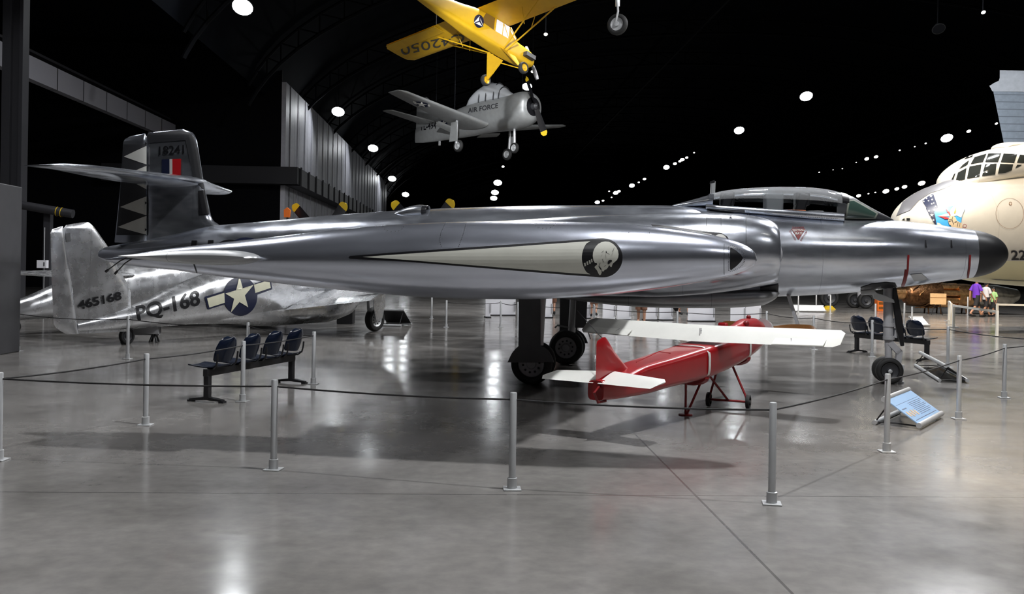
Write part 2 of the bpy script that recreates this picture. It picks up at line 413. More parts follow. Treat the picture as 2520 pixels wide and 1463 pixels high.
for u in (20.5, 54):     # long purlins the lamps hang from
    k += 1; hall(MB().box((u, 110, vault(u) - 1.7), (.18, 260, .25)), 'trim_%d' % k, M['truss'])
# siding block standing out from the left side, its ledge, and the alcove in front of it
hall(MB().box((-12.75, 107.5, 7.1), (.3, 81, 14.2)), 'wall_siding', M['wall'])
hall(MB().box((-23.4, 67.15, 8.3), (21, .3, 16.6)), 'wall_alcove', M['blackwall'])
mb = MB(); mb.box((-12.2, 104, 7.75), (1.3, 76, 1.15)); mb.box((-18.0, 66.4, 7.75), (12.9, 1.2, 1.15))
for i in range(22): mb.box((-11.5, 67 + i * 3.3, 7.78), (.10, .22, 1.25))
k += 1; hall(mb, 'trim_%d' % k, M['column'])
for i in range(16): # ribs of the siding
    k += 1 if i == 0 else 0
mb = MB()
for i in range(26): mb.box((-12.58, 68.5 + i * 3.05, 7.1), (.06, .07, 14.2))
hall(mb, 'trim_%d' % k, M['wall'])
k += 1; hall(MB().box((-20.2, 40, 10.6), (.4, 54, 1.05)), 'trim_%d' % k, M['fascia'])
k += 1; hall(MB().box((-21.4, 40, 11.5), (2.2, 54, .12)), 'trim_%d' % k, M['column'])
c = at(40, 300, 38); mb = MB(); mb.box((c.x - .3, c.y, 8.5), (.32, .5, 17)); mb.box((c.x + .03, c.y, 8.5), (.36, .12, 17)); mb.box((c.x + .27, c.y, 8.5), (.14, .5, 17))
struct(mb.build('column_left', M['column']))
# ---- freestanding dark partition at the left edge
b0 = ground(49, 866); b1 = ground(-120, 895)
d = (b1 - b0).normalized(); nrm = Vector((-d.y, d.x, 0)); nrm = nrm if nrm.y > 0 else -nrm
mb = MB(); mb.plate([b0, b0 + d * 3.2, b0 + d * 3.2 + Vector((0, 0, 3.42)), b0 + Vector((0, 0, 3.36))], nrm * .35)
tag(mb.build('display_partition', mat('partition_grey', (.05, .05, .055), .5, noise=.1), bevel=.02), 'tall plain dark grey freestanding partition at the far left of the floor', 'partition')
# ---- lamps
def flood(P, r, label, group, matk='lamp', aim=None, wide=1.0, hang=True, name='floodlight'):
    P = Vector(P); a = Vector(aim).normalized() if aim else Vector((0, -.62, -.78)).normalized()
    t = empty(name, P, label, 'lamp', group)
    mb = MB(); mb.lathe([(-r * .9, r * .35), (-r * .8, r * .55), (-.02, r * 1.08), (.02, r * 1.08), (.02, r)], (0, 0, 0), a, 16, cap0=True); mb.build('housing', M['dark'], t)
    mb = MB(); mb.lathe([(.0, r), (.012, r * .98), (.02, r * .5)], (0, 0, 0), a, 16, cap1=True); mb.build('lens', M[matk], t)
    if hang:
        u = (BM.inverted() @ P).x; top = vault(u) if u > -13 else 17
        MB().tube([-a * r * .8, Vector((0, 0, max(.3, top - P.z - .02)))], .03, 6).build('bracket', M['truss'], t)
    return t
ORD = ['nearest', 'second nearest', 'third nearest', 'fourth nearest', 'fifth nearest', 'sixth nearest', 'seventh nearest', 'eighth nearest', 'ninth nearest', 'tenth nearest', 'eleventh nearest', 'twelfth nearest', 'thirteenth nearest', 'fourteenth nearest']
def row(pts, z, what, group):
    for i, q in enumerate(pts):
        P = ground(q[0], q[1], z); flood(P, q[2], what % ORD[i], group, q[3] if len(q) > 3 else 'lamp')
row([(597, 17, .48), (832, 275, .5), (918, 365, .52), (965, 440, .55), (998, 479, .6), (905, 487, .5)], 13.9, 'round white floodlight in the row above the grey siding wall, %s to the camera', 'floodlights above the siding wall')
row([(1984, 237, .5), (1819, 321, .5), (1640, 412, .42), (1555, 457, .45), (1515, 475, .45), (1470, 498, .5)], 15.9, 'white floodlight of the long ceiling row over the canopy, %s to the camera', 'floodlights over the canopy')
row([(1708, 376, 0.10, 'dimlamp'), (1690, 388, 0.19, 'dimlamp'), (1679, 393, 0.28, 'dimlamp'), (1673, 397, 0.19, 'dimlamp'), (1661, 403, 0.25, 'dimlamp'), (1586, 441, 0.25, 'dimlamp'), (1572, 449, 0.15, 'dimlamp'), (1523, 471, 0.31, 'dimlamp'), (1499, 471, 0.15, 'dimlamp'), (1505, 486, 0.15, 'dimlamp'), (1484, 494, 0.25, 'dimlamp')], 15.9, 'small spotlight between the big floodlights of the canopy row, %s to the camera', 'small spotlights of the canopy row')
row([(2330, 340, .55), (2133, 391, 0.25, 'warmlamp'), (2156, 386, 0.22, 'warmlamp')], 14.8, 'floodlight in the ceiling row over the black nose, %s to the camera', 'floodlights over the black nose')
row([(2452, 304, 0.12, 'dimlamp'), (2384, 323, 0.19, 'warmlamp'), (2278, 353, 0.10, 'dimlamp'), (2251, 361, 0.07, 'dimlamp'), (2214, 370, 0.09, 'dimlamp'), (2107, 400, 0.07, 'dimlamp'), (2073, 415, 0.07, 'dimlamp'), (2050, 418, 0.06, 'dimlamp'), (2016, 424, 0.09, 'dimlamp')], 14.8, 'tiny spotlight along the ceiling row over the black nose, %s to the camera', 'tiny spotlights over the black nose')
row([(2268, 451, 0.37, 'warmlamp'), (2226, 460, 0.28, 'warmlamp'), (2207, 465, 0.25, 'warmlamp'), (2180, 471, 0.37, 'warmlamp'), (2113, 482, 0.28, 'warmlamp'), (2137, 477, 0.10, 'dimlamp'), (2154, 474, 0.10, 'dimlamp')], 11.5, 'warm lamp of the low row beyond the windscreen, %s to the camera', 'warm lamps beyond the windscreen')
row([(1297, 213, .30), (1311, 176, 0.10, 'warmlamp'), (1343, 84, 0.09, 'warmlamp')], 13.0, 'white lamp beside the hanging aircraft noses, %s to the camera', 'lamps beside the hanging noses')
row([(1225, 450, .5), (1218, 474, .5), (1215, 488, .5), (1238, 410, 0.14, 'dimlamp')], 12.0, 'distant white lamp under the hanging trainer, %s to the camera', 'lamps under the hanging trainer')
row([(2310, 71, .3, 'truss'), (2420, 30, 0.10, 'dimlamp')], 14, 'ceiling fixture high over the cream bomber, %s to the camera', 'fixtures over the bomber')
# floodlights overhead and behind the photographer; several are unseen fill, added to brighten
over = [(-9, 19, 14.0, .42), (3.0, 7.6, 15, .40, 'key'), (6, 24, 15, .36), (14, 15, 15, .42), (14, 30, 15, .4), (-1.5, -5, 14.5, .38), (10, -5, 14.5, .30), (-14, 27, 14.0, .42), (20, 33, 15.9, .3), (11, 22, 15, .66), (17, 37, 16, .85), (0, 37, 15.5, .85)]  # unseen fill added over both seat rows, twin fighter, nose wheel, engine, panels
names = ['over the front of the seat row, added fill', 'over the wingtip pod', 'over the far engine', 'over the info panel stand', 'over the far seat row, added fill', 'behind the camera, western one', 'behind the camera, eastern one', 'over the twin fuselage fighter, added fill', 'over the bomber nose', 'over the jet nose wheel, added fill', 'over the golden engine, added fill', 'over the white display panels, added fill']
for (x, y, z, r, *mk_), nm in zip(over, names): flood((x, y, z), r, 'large white ceiling floodlight hanging ' + nm, 'overhead floodlights', mk_[0] if mk_ else 'over', aim=(0, 0, -1))
def spot(P, T, watts, col, ang, label, rad=.15):
    t = flood(P, .22, label, 'aimed spotlights', 'warmlamp', aim=Vector(T) - Vector(P), name='spotlight')
    ld = bpy.data.lights.new('spot_beam', 'SPOT'); ld.energy = watts; ld.color = col; ld.spot_size = R(ang); ld.spot_blend = .6; ld.shadow_soft_size = rad
    o = bpy.data.objects.new('spot_beam', ld); COL.objects.link(o); o.parent = t
    a = (Vector(T) - Vector(P)).normalized(); o.location = a * .06; o.rotation_euler = a.to_track_quat('-Z', 'Y').to_euler()
spot((13, 21, 14.5), (15.5, 32, 4.0), WARM, (1, .80, .55), 46, 'warm spotlight aimed at the cream bomber nose')
spot((9.5, 24, 13.5), (13.2, 31, 4.4), WARM * .8, (1, .97, .92), 24, 'white spotlight aimed at the bomber windscreen')
spot((16, 30, 13.5), (17.8, 38, 0.2), WARM * 1.1, (1, .74, .45), 44, 'added warm fill spotlight aimed at the golden jet engine')  # unseen lamp added to warm the engine, rails and floor there
spot((8, 7, 13), (7.4, 9.6, 0), 2600, (1, .78, .52), 40, 'warm spotlight aimed at the floor by the info panel')
spot((-2, 14, 8.6), (-1, 51, 9.0), 40000, (.95, .97, 1), 15, 'added white fill spotlight aimed at the hanging silver trainer')  # unseen lamp added to lift the dark underside of the trainer
spot((-4, 12, 8.2), (-.5, 36, 10.6), 640, (1, .95, .85), 22, 'added fill spotlight aimed at the hanging yellow aeroplane')  # put in out of view to light the yellow aeroplane from below
spot((21, 40, 14.2), (30, 57, 9.5), 14000, (.85, .93, 1), 34, 'added white fill spotlight aimed at the ribbed tail fin')  # added fill, no visible source; brightens the ribbed fin
# ------------------------------------------------------------------ the big silver twin-jet
J = Frame((.72, 17.6, 0), R(-9))
jet = empty('jet_interceptor', J.m, 'large polished silver twin-jet fighter with black radome and skull painted wingtip pod', 'aircraft')
def prof(fr, rows, off=0.0):
    """rows (px, top, bottom, half width[, exponent]) -> stations in the frame"""
    out = []
    for q in rows:
        a = fr.pl(q[0], q[1], off); b = fr.pl(q[0], q[2], off)
        out.append(((a.x + b.x) / 2, a.z, b.z, *q[3:]))
    return out
fus = hull(prof(J, [(243, 626, 632, .03), (248, 617, 637, .10), (262, 609, 642, .17), (300, 601, 652, .27), (360, 591, 659, .36), (430, 578, 665, .44), (530, 556, 674, .56), (600, 550, 682, .63), (700, 541, 694, .70), (850, 528, 710, .77), (1000, 518, 722, .82), (1200, 510, 728, .84), (1400, 506, 732, .84), (1600, 506, 735, .84), (1720, 509, 734, .82), (1900, 522, 731, .78), (2000, 530, 727, .74), (2100, 537, 721, .69), (2195, 543, 710, .64), (2300, 554, 697, .56), (2389, 566, 685, .46)]), seg=64, n=2.15).build('fuselage', M['alu'], jet)
hull(prof(J, [(2389, 566, 685, .462), (2405, 568.5, 682, .45), (2425, 574, 677, .425), (2445, 582, 669, .37), (2460, 592, 659, .30), (2470, 603, 649, .21), (2476, 615, 639, .11), (2478, 626, 629, .01)]), seg=48, n=2.1).build('radome', M['radome'], jet)
# belly pack, its forward end and the little blade under it
hull(prof(J, [(1380, 728, 734, .2), (1440, 726, 742, .45), (1520, 720, 751, .62), (1620, 716, 757, .68), (1760, 714, 758, .68), (1868, 712, 752, .66), (1900, 712, 738, .55), (1913, 712, 726, .35)]), seg=40, n=3.0).build('belly_pack', M['silver'], jet)
a = J.pl(1650, 752, .1); b = J.pl(1668, 766, .1); MB().plate([(a.x, 0, a.z + .02), (b.x + .02, 0, a.z + .02), (b.x, 0, b.z), (b.x - .05, 0, b.z)], (0, .03, 0)).build('belly_blade', M['dark'], jet)
# spine scoop
sc = hull(prof(J, [(968, 536, 541, .02), (990, 523, 542, .11), (1020, 511, 543, .17), (1045, 507, 543, .19), (1052, 507, 543, .19)]), seg=32, n=2.2, y=-.30).build('air_scoop', M['alu'], jet)
hull(prof(J, [(1050, 507.5, 538, .185), (1064, 508.5, 532, .165), (1060, 511, 530, .13), (1040, 514, 528, .08)]), seg=24, y=-.30).build('scoop_mouth', M['black'], sc)
# canopy: rear fairing, sill, clear hood, windscreen
hull(prof(J, [(1655, 505, 512, .04), (1690, 496, 513, .22), (1730, 485, 514, .36), (1752, 478, 515, .415)]), seg=40, n=2.2).build('canopy_fairing', M['alu'], jet)
hull(prof(J, [(1735, 504, 520, .40), (1760, 508, 522, .46), (1850, 514, 531, .49), (1950, 520, 541, .50), (2066, 527, 549, .48)]), seg=40, n=5).build('canopy_sill', M['alu'], jet)
can = prof(J, [(1744, 480, 509, .40), (1765, 474, 510, .43), (1800, 468, 512, .45), (1860, 463, 515, .46), (1920, 461, 519, .47), (1980, 462, 522, .47), (2030, 467, 525, .46), (2078, 479, 528, .43)])
mb = hull(can, seg=40, n=2.35, a0=-.12, a1=PI + .12, closed=False, cap=False); mb.build('canopy', M['glass'], jet)
def arch(px0, px1, w0, w1, name, mt, p=jet):
    s = [q for q in can]; f = [interp([q[0] for q in s], [q[i] for q in s], 0) for i in range(4)]; rr = []
    for px in (px0, px1):
        x = J.pl(px, 500).x; zt, zb, hw = f[1](x) + .008, f[2](x), f[3](x) + .008
        rr.append([(x, hw * math.copysign(abs(math.cos(t)) ** .85, math.cos(t)), (zt + zb) / 2 + (zt - zb) / 2 * math.copysign(abs(math.sin(t)) ** .85, math.sin(t))) for t in [-.1 + (PI + .2) * i / 30 for i in range(31)]])
    return MB().loft(rr, False, False, False).build(name, mt, p)
arch(1742, 1754, 0, 0, 'canopy_hoop', M['alu'])
arch(2062, 2079, 0, 0, 'canopy_hoop', M['black'])
ws = prof(J, [(2070, 479, 548, .44), (2086, 482, 548, .43), (2115, 498, 548, .36), (2150, 517, 548, .26), (2180, 532, 548, .17), (2202, 544, 549, .07)])
wsc = hull(ws, seg=40, n=2.6).build('windscreen', M['dark'], jet)
paint(J, wsc, tess([[[(2091, 496), (2101, 495), (2156, 526), (2151, 536), (2084, 536)]]], 6), 'windscreen_glass', M['paneglass'], wsc, .006)
paint(J, wsc, tess([[[(2087, 493), (2102, 492), (2161, 525), (2154, 539), (2080, 539)], [(2091, 496), (2101, 495), (2156, 526), (2151, 536), (2084, 536)]]], 6), 'glass_seal', mat('green_seal', (.22, .24, .2), .5), wsc, .005)
def ejseat(px, top, lean):
    x0, z0 = J.xz(px, 530); x1, z1 = J.xz(px + 4, top)
    mb = MB(); mb.box(((x0 + x1) / 2 - .03, 0, (z0 + z1) / 2), (.17, .42, z1 - z0), Matrix.Rotation(lean, 3, 'Y')); mb.box((x1 - .02, 0, z1 - .09), (.24, .36, .24)); mb.box((x0 + .16, 0, z0 + .02), (.40, .42, .10))
    return mb.build('ejection_seat', M['bench'], jet, bevel=.03)
ejseat(1788, 478, .25); ejseat(1972, 478, .25)
x0, z0 = J.xz(1902, 527); mb = MB(); mb.box((x0, 0, z0 + .18), (.30, .5, .34)); mb.build('instrument_hood', mat('cockpit_grey', (.25, .26, .27), .5), jet, bevel=.03)
x0, z0 = J.xz(1935, 518, -.36); MB().tube([(x0 - .22, -.36, z0), (x0 + .32, -.36, z0 - .02)], .022, 8).build('ejection_handle', M['orange'], jet)
a = J.pl(1750, 474); mb = MB(); mb.plate([(a.x - .02, -.012, a.z - .03), (a.x + .07, -.012, a.z - .03), (a.x + .075, -.012, a.z + .20), (a.x - .01, -.012, a.z + .17)], (0, .024, 0)); mb.build('aerial_mast', M['silver'], jet)
mb = MB(); a = J.pl(1747, 450); mb.plate([(a.x, -.014, a.z - .02), (a.x + .085, -.014, a.z), (a.x + .085, -.014, a.z + .05), (a.x, -.014, a.z + .02)], (0, .028, 0)); mb.build('mast_tip', M['black'], jet)
# engine nacelles with bullets
for sgn in (-1, 1):
    fr_rows = [(700, 585, 660, .30), (850, 570, 678, .42), (1000, 556, 690, .50), (1250, 543, 702, .56), (1450, 531, 728, .60), (1600, 525.5, 731, .62), (1720, 524, 726, .62), (1800, 526.5, 717, .61), (1850, 532, 709, .59), (1885, 540, 702, .565), (1903, 549, 697, .54), (1911, 557, 692, .515), (1913, 565, 686, .49), (1911, 570, 681, .47), (1895, 574, 677, .45)]
    st = prof(J, fr_rows, -1.25)
    nac = hull(st, seg=56, n=2.35, y=1.25 * sgn).build('engine_nacelle', M['alu'], jet)
    x0, z0 = J.xz(1900, 626, -1.25); MB().lathe([(-.5, .34), (0, .30), (.06, .24), (.13, .14), (.16, .05), (.165, 0.002)], (x0, 1.25 * sgn, z0), (1, 0, 0), 24).build('intake_bullet', M['gear'], nac)
    x0, z0 = J.xz(1890, 626, -1.25); MB().lathe([(-.02, .44), (0, .44)], (x0, 1.25 * sgn, z0), (1, 0, 0), 24, cap0=True, cap1=True).build('intake_duct', M['black'], nac)
    if sgn < 0: nacn = nac
# wings, tailplanes, pods
ZW = J.pl(1300, 648, -4).z - .02
for sgn in (-1, 1):
    panel([((2.15, 1.2 * sgn, ZW), (-1.75, 1.2 * sgn, ZW), .19), ((1.55, 4.5 * sgn, ZW), (-1.45, 4.5 * sgn, ZW), .15), ((.85, 7.85 * sgn, ZW), (-1.15, 7.85 * sgn, ZW), .10)], (0, 0, 1), 12).build('wing', M['alu'], jet)
zt = J.pl(400, 447).z
rl, rt = J.pl(505, 450).x, J.pl(288, 445).x
tl, tt = J.pl(182, 426, -2.85).x, J.pl(54, 433, -2.9).x
for sgn in (-1, 1):
    panel([((rl, .0, zt), (rt, .0, zt), .11), ((rl * .7 + tl * .3, .9 * sgn, zt), (rt * .7 + tt * .3, .9 * sgn, zt), .095), ((tl + .25, 2.5 * sgn, zt), (tt + .2, 2.5 * sgn, zt), .06), ((tl + .05, 2.8 * sgn, zt), (tt + .05, 2.8 * sgn, zt), .05), ((tl - .25, 2.95 * sgn, zt), (tt + .02, 2.95 * sgn, zt), .015)], (0, 0, 1), 12).build('tailplane', M['alu'], jet)
def sheet(fr, le, te, th, zs, name, mt, par, up=(0, 1, 0)):
    """upright surface from pixel edges: le/te lists of (px,py) on the centre plane; zs sampled"""
    L_ = sorted([fr.xz(*q) for q in le], key=lambda q: q[1]); T_ = sorted([fr.xz(*q) for q in te], key=lambda q: q[1])
    def ev(A, z):
        if z <= A[0][1]: return A[0][0]
        for (x0, z0), (x1, z1) in zip(A, A[1:]):
            if z <= z1: return x0 + (x1 - x0) * (z - z0) / max(z1 - z0, 1e-6)
        return A[-1][0]
    lo = min(L_[0][1], T_[0][1]); hi = max(L_[-1][1], T_[-1][1]); secs = []
    for i in range(zs + 1):
        z = lo + (hi - lo) * i / zs; a, b = ev(L_, z), ev(T_, z); f = 1 if z < hi - .12 else .3 + .7 * (hi - z) / .12
        secs.append(((a, 0, z), (b, 0, z), th * f))
    return panel(secs, up, 10).build(name, mt, par)
fin = sheet(J, [(548, 556), (530, 550), (520, 535), (510, 490), (500, 440), (489, 370), (484, 345), (478, 330), (468, 322), (452, 319)], [(362, 600), (362, 500), (362, 400), (362, 327), (380, 324), (420, 320.5), (440, 319)], .085, 40, 'fin', M['alu'], jet)
rud = sheet(J, [(361, 598), (361, 500), (361, 400), (361, 345), (360, 335), (357, 329)], [(282, 592), (290, 520), (297, 440), (303, 350), (308, 342), (320, 336), (345, 330), (356, 329)], .055, 40, 'rudder', M['alu'], jet)
P_ = lambda tgt, polys, nm, mk, par, eps, edge=8: paint(J, tgt, tess(polys, edge), nm, M[mk], par, eps)
# dark dielectric edge of the fin and lower fin root
P_(fin, [[[(364.5, 332), (400, 326), (440, 322), (464, 326), (477.5, 338), (486.5, 372), (497.5, 441), (503, 468), (478, 447), (457, 345), (364.5, 352)]]], 'dielectric_edge', 'dark', fin, .010, 5)
P_(fin, [[[(488, 470), (503.5, 468), (514, 528), (490, 528)]]], 'dielectric_edge', 'black', fin, .014, 5)
P_(rud, [[[(305, 356), (359.5, 356), (359.5, 579), (287, 579), (300, 440)]]], 'rudder_band', 'dark', rud, .010, 5)
for y0, y1, ax, ay in ((360, 405, 306, 386), (409, 466, 303, 434), (484, 530, 297, 510), (532, 578, 291, 559)):
    P_(rud, [[[(359.5, y0), (359.5, y1), (ax, ay)]]], 'white_triangle', 'white', rud, .016, 5)
for yy in (354, 427, 500, 566): P_(rud, [[[(357, yy - 4), (364, yy - 4), (364, yy + 4), (357, yy + 4)]]], 'hinge_plate', 'black', rud, .02)
P_(fin, [[[(399, 393), (418, 392), (418, 443), (399, 441)]]], 'fin_flash_blue', 'navy', fin, .012, 5)
P_(fin, [[[(418, 392), (425, 392), (425, 444), (418, 443)]]], 'fin_flash_white', 'white', fin, .012, 5)
P_(fin, [[[(425, 392), (446, 391), (445, 445), (425, 444)]]], 'fin_flash_red', 'flashred', fin, .012, 5)
paint(J, fin, text_bm('18241', [(392, 382), (454, 378), (453, 357), (392, 361)], 6, .012), 'serial_number', M['black'], fin, .012)
paint(J, fus, text_bm('UC', [(466, 645), (574, 645), (586, 590), (472, 592)], 8, .03), 'code_letters', M['black'], fus, .006)
P_(fus, [[circ(606, 640, 56, 55, 30, 180, 360) + [(655, 652), (560, 652)]]], 'fuselage_roundel', 'navy', fus, .006)
# ejection warning
P_(fus, [[[(1947, 564), (1982, 564), (1965, 591)]]], 'warning_triangle', 'darkred', fus, .005, 5)
paint(J, fus, text_bm('EJECTION', [(1951, 571.5), (1979, 571.5), (1980, 565.5), (1950, 565.5)], 5, .02), 'warning_text', M['white'], fus, .009)
paint(J, fus, text_bm('SEATS', [(1956, 578), (1974, 578), (1975, 572.5), (1955, 572.5)], 5, .02), 'warning_text', M['white'], fus, .009)
for q in ([(1950, 562.5), (1979, 562.5), (1979, 558.5), (1950, 558.5)], [(1945, 567), (1960, 591), (1957, 593), (1942, 570)], [(1969, 591), (1984, 568), (1987, 571), (1972, 594)]):
    paint(J, fus, text_bm('DANGER', q, 5), 'warning_text', M['darkred'], fus, .005)
# red bands on the nose, small latches, access panels
P_(fus, [[[(2233, 628), (2238, 628), (2236, 665), (2231, 690), (2225, 706), (2221, 706), (2228, 685), (2232, 660)]]], 'red_stripe', 'darkred', fus, .005)
P_(fus, [[[(2227, 664), (2231, 664), (2227, 690), (2221, 706), (2217, 706), (2223, 688)]]], 'red_stripe', 'darkred', fus, .005)
P_(fus, [[[(2385, 628), (2389.5, 628), (2388, 655), (2384, 684), (2379, 684), (2383, 660)]]], 'red_stripe', 'darkred', fus, .008)
P_(fus, [[[(2240, 676), (2268, 673), (2284, 688), (2250, 693)]]], 'patch_panel', 'silver', fus, .006)
for x, y in ((2278, 600), (2341, 600)): P_(fus, [[[(x - 2, y - 8), (x + 1, y - 8), (x + 3, y + 10), (x - 2, y + 10)]]], 'latch', 'black', fus, .006)
P_(fus, [[[(1871, 708), (1916, 700), (1914, 742), (1871, 742)]]], 'belly_hatch', 'dark', fus, .012)
P_(nacn, [[[(1795, 531), (1801, 531), (1801, 536), (1795, 536)]]], 'latch', 'black', nacn, .006)
P_(nacn, [[[(1835.4, 527), (1836.6, 527), (1836.6, 612), (1835.4, 612)]]], 'panel_joint', 'dark', nacn, .004)
for q in ([(1738, 537), (1775, 537), (1775, 538), (1738, 538)], [(1738, 537), (1739, 537), (1739, 566), (1738, 566)], [(1774, 537), (1775, 537), (1775, 566), (1774, 566)]):
    P_(nacn, [[q]], 'panel_joint', 'dark', nacn, .004)
# the part of the nacelle emblem that shows above the pod
P_(nacn, [[[(1602, 553), (1640, 556), (1755, 572), (1775, 574), (1790, 583), (1797, 596), (1797, 640), (1755, 640), (1640, 600)]]], 'emblem_outline', 'black', nacn, .004)
P_(nacn, [[[(1634, 561), (1752, 577), (1745, 583), (1738, 600), (1700, 600)]]], 'emblem_tail', 'white', nacn, .008)
P_(nacn, [[circ(1772, 600, 19, 23)]], 'emblem_skull', 'white', nacn, .010)
x0, z0 = J.xz(1690, 503)
# sill rivets and dark slot
sill = [o for o in jet.children if o.name.startswith('canopy_sill')][0]
P_(sill, [[[(1740, 514), (1833, 518), (1833, 523), (1745, 519)]]], 'sill_slot', 'dark', sill, .008)
polys = [[circ(1757 + i * 4.4, 515.2 + i * .255, .8, n=6)] for i in range(70)] + [[circ(1840 + i * 4.4, 525.2 + i * .27, .8, n=6)] for i in range(51)]
P_(sill, polys, 'rivet_pattern', 'dark', sill, .006)
# --- wingtip pods
OFFP = -8.05
prow = [(262, 637.5, 641.5, .02), (290, 633, 645, .06), (330, 626, 651, .12), (400, 615, 661, .19), (480, 605, 672, .265), (560, 596, 683, .32), (640, 587.5, 692, .345), (750, 574, 705, .365), (850, 563.5, 715, .375), (1000, 551.5, 729, .385), (1150, 546, 736, .39), (1300, 545, 737, .39), (1450, 547.5, 730.5, .385), (1600, 557, 714, .33), (1700, 570, 699, .27), (1780, 585.5, 684, .205), (1820, 598, 672, .155), (1845, 611, 661, .105), (1858, 623.5, 651, .06), (1863, 637, 641, .01)]
pst = prof(J, prow, OFFP)
pod_by = {}
for sgn in (-1, 1):
    pod = hull(pst, seg=72, n=2.0, y=8.05 * sgn, dens=7).build('wingtip_pod', M['pod'], jet); pod_by[sgn] = pod
    xa, za = J.xz(642, 636, OFFP - .35); xb, _ = J.xz(303, 629, OFFP - .35)
    panel([((xa, 8.15 * sgn, za), (xb, 8.15 * sgn, za), .075), ((xa, 8.5 * sgn, za), (xb, 8.5 * sgn, za), .075), ((xa - .02, 8.56 * sgn, za), (xb + .05, 8.56 * sgn, za), .06), ((xa - .08, 8.6 * sgn, za), (xb + .2, 8.6 * sgn, za), .02)], (0, 0, 1), 14).build('pod_fin', M['silver'], pod)
pn = pod_by[-1]
for k_, (p0, p1, p2) in enumerate((((318, 632), (295, 643), (267, 664)), ((330, 634), (308, 648), (289, 668)))):
    pts = [J.pl(*q, OFFP - .3) for q in (p0, p1, p2)]; MB().tube(pts, [.007, .006, .006], 6).build('static_wick', M['black'], pn); e_ = (pts[2] - pts[1]).normalized(); MB().tube([pts[2], pts[2] + e_ * .04], .013, 6).build('wick_tip', M['black'], pn)
outl = [(858, 634), (861, 630.5), (1000, 620), (1200, 606.5), (1400, 593), (1480, 587.5)] + circ(1484, 635, 48, 47.5, 24, -90, 90) + [(1478, 682.5), (1400, 677), (1200, 661), (1000, 644.5), (861, 637.5)]
P_(pn, [[outl]], 'emblem_outline', 'black', pn, .004, 12)
P_(pn, [[[(893, 633), (1000, 625.5), (1200, 612.5), (1400, 598.5), (1453, 595)] + circ(1490, 635, 58, 58, 16, 222, 138)[1:-1] + [(1453, 675), (1400, 671.5), (1200, 656), (1000, 640)]]], 'emblem_tail', 'aged', pn, .008, 12)
Z4 = lambda pts: [(1400 + x / 4.5, 520 + y / 4.5) for x, y in pts]
P_(pn, [[Z4([(265, 500), (268, 460), (280, 425), (300, 393), (325, 368), (360, 350), (400, 342), (440, 345), (470, 356), (500, 378), (525, 405), (543, 440), (550, 480), (546, 510), (533, 540), (510, 560), (488, 578), (478, 598), (474, 616), (458, 614), (450, 600), (444, 596), (432, 622), (415, 640), (395, 648), (385, 662), (375, 667), (365, 655), (360, 636), (346, 616), (335, 608), (328, 612), (345, 640), (360, 652), (363, 672), (355, 697), (342, 705), (330, 692), (312, 655), (295, 635), (284, 620), (290, 608), (312, 592), (310, 574), (288, 572), (272, 545)])]], 'emblem_skull', 'aged', pn, .010, 8)
P_(pn, [[Z4([(428, 582), (430, 560), (442, 543), (458, 538), (476, 542), (478, 556), (462, 564), (448, 582), (436, 588)])], [Z4([(346, 570), (349, 574), (334, 605), (356, 640), (352, 642), (328, 606)])], [Z4([(370, 530), (374, 530), (378, 552), (388, 562), (384, 564), (374, 554)])], [Z4([(360, 460), (385, 442), (388, 445), (363, 463)])], [Z4([(410, 445), (414, 444), (422, 466), (452, 480), (450, 483), (420, 470), (408, 466)])], [Z4([(500, 408), (503, 410), (492, 440), (478, 454), (476, 451), (489, 437)])], [Z4([(388, 610), (410, 596), (411, 599), (390, 613)])]], 'skull_lines', 'black', pn, .014, 8)
for q in ([(166, 575), (184, 570), (192, 605), (176, 612)], [(194, 560), (210, 555), (218, 592), (202, 596)], [(220, 546), (236, 541), (244, 578), (228, 584)], [(245, 534), (257, 529), (263, 563), (250, 568)]): P_(pn, [[Z4(q)]], 'emblem_tooth', 'aged', pn, .010, 6)
P_(pn, [[[(1797, 611), (1800, 611), (1812, 618), (1823, 628), (1828, 635), (1824, 643), (1812, 655), (1800, 664), (1797, 664)]]], 'seeker_window', 'black', pn, .004, 6)
riv = [[circ(1793, 608 + i * 3.6, .9, n=6)] for i in range(17)]
for i in range(13): t = i / 12; riv.append([circ(1797 + 36 * math.sin(t * PI / 2) ** 1.0 * 1.0, 606 + 29 * t ** 1.5, .9, n=6)]); riv.append([circ(1797 + 36 * math.sin(t * PI / 2), 668 - 32 * t ** 1.5, .9, n=6)])
for i in range(15): t = i / 14; riv.append([circ(1097 - 14 * math.sin(t * 2.2), 549 + t * 57, .9, n=6)]); riv.append([circ(1147 - 12 * t - 6 * t * t, 550 + t * 56, .9, n=6)])
for cx, cy in ((968, 556), (1341, 548), (1573, 570)):
    for i in range(8): a_ = PI * (i + .5) / 8; riv.append([circ(cx + 26 * math.cos(a_), cy + 15 * math.sin(a_), .9, n=6)])
P_(pn, riv, 'rivet_pattern', 'dark', pn, .004, 6)
P_(pn, [[[(1781.5, 600), (1782.2, 600), (1782.2, 676), (1781.5, 676)]], [[(476, 650), (478, 650), (486, 672), (483, 672)]]], 'panel_joint', 'dark', pn, .004, 6)
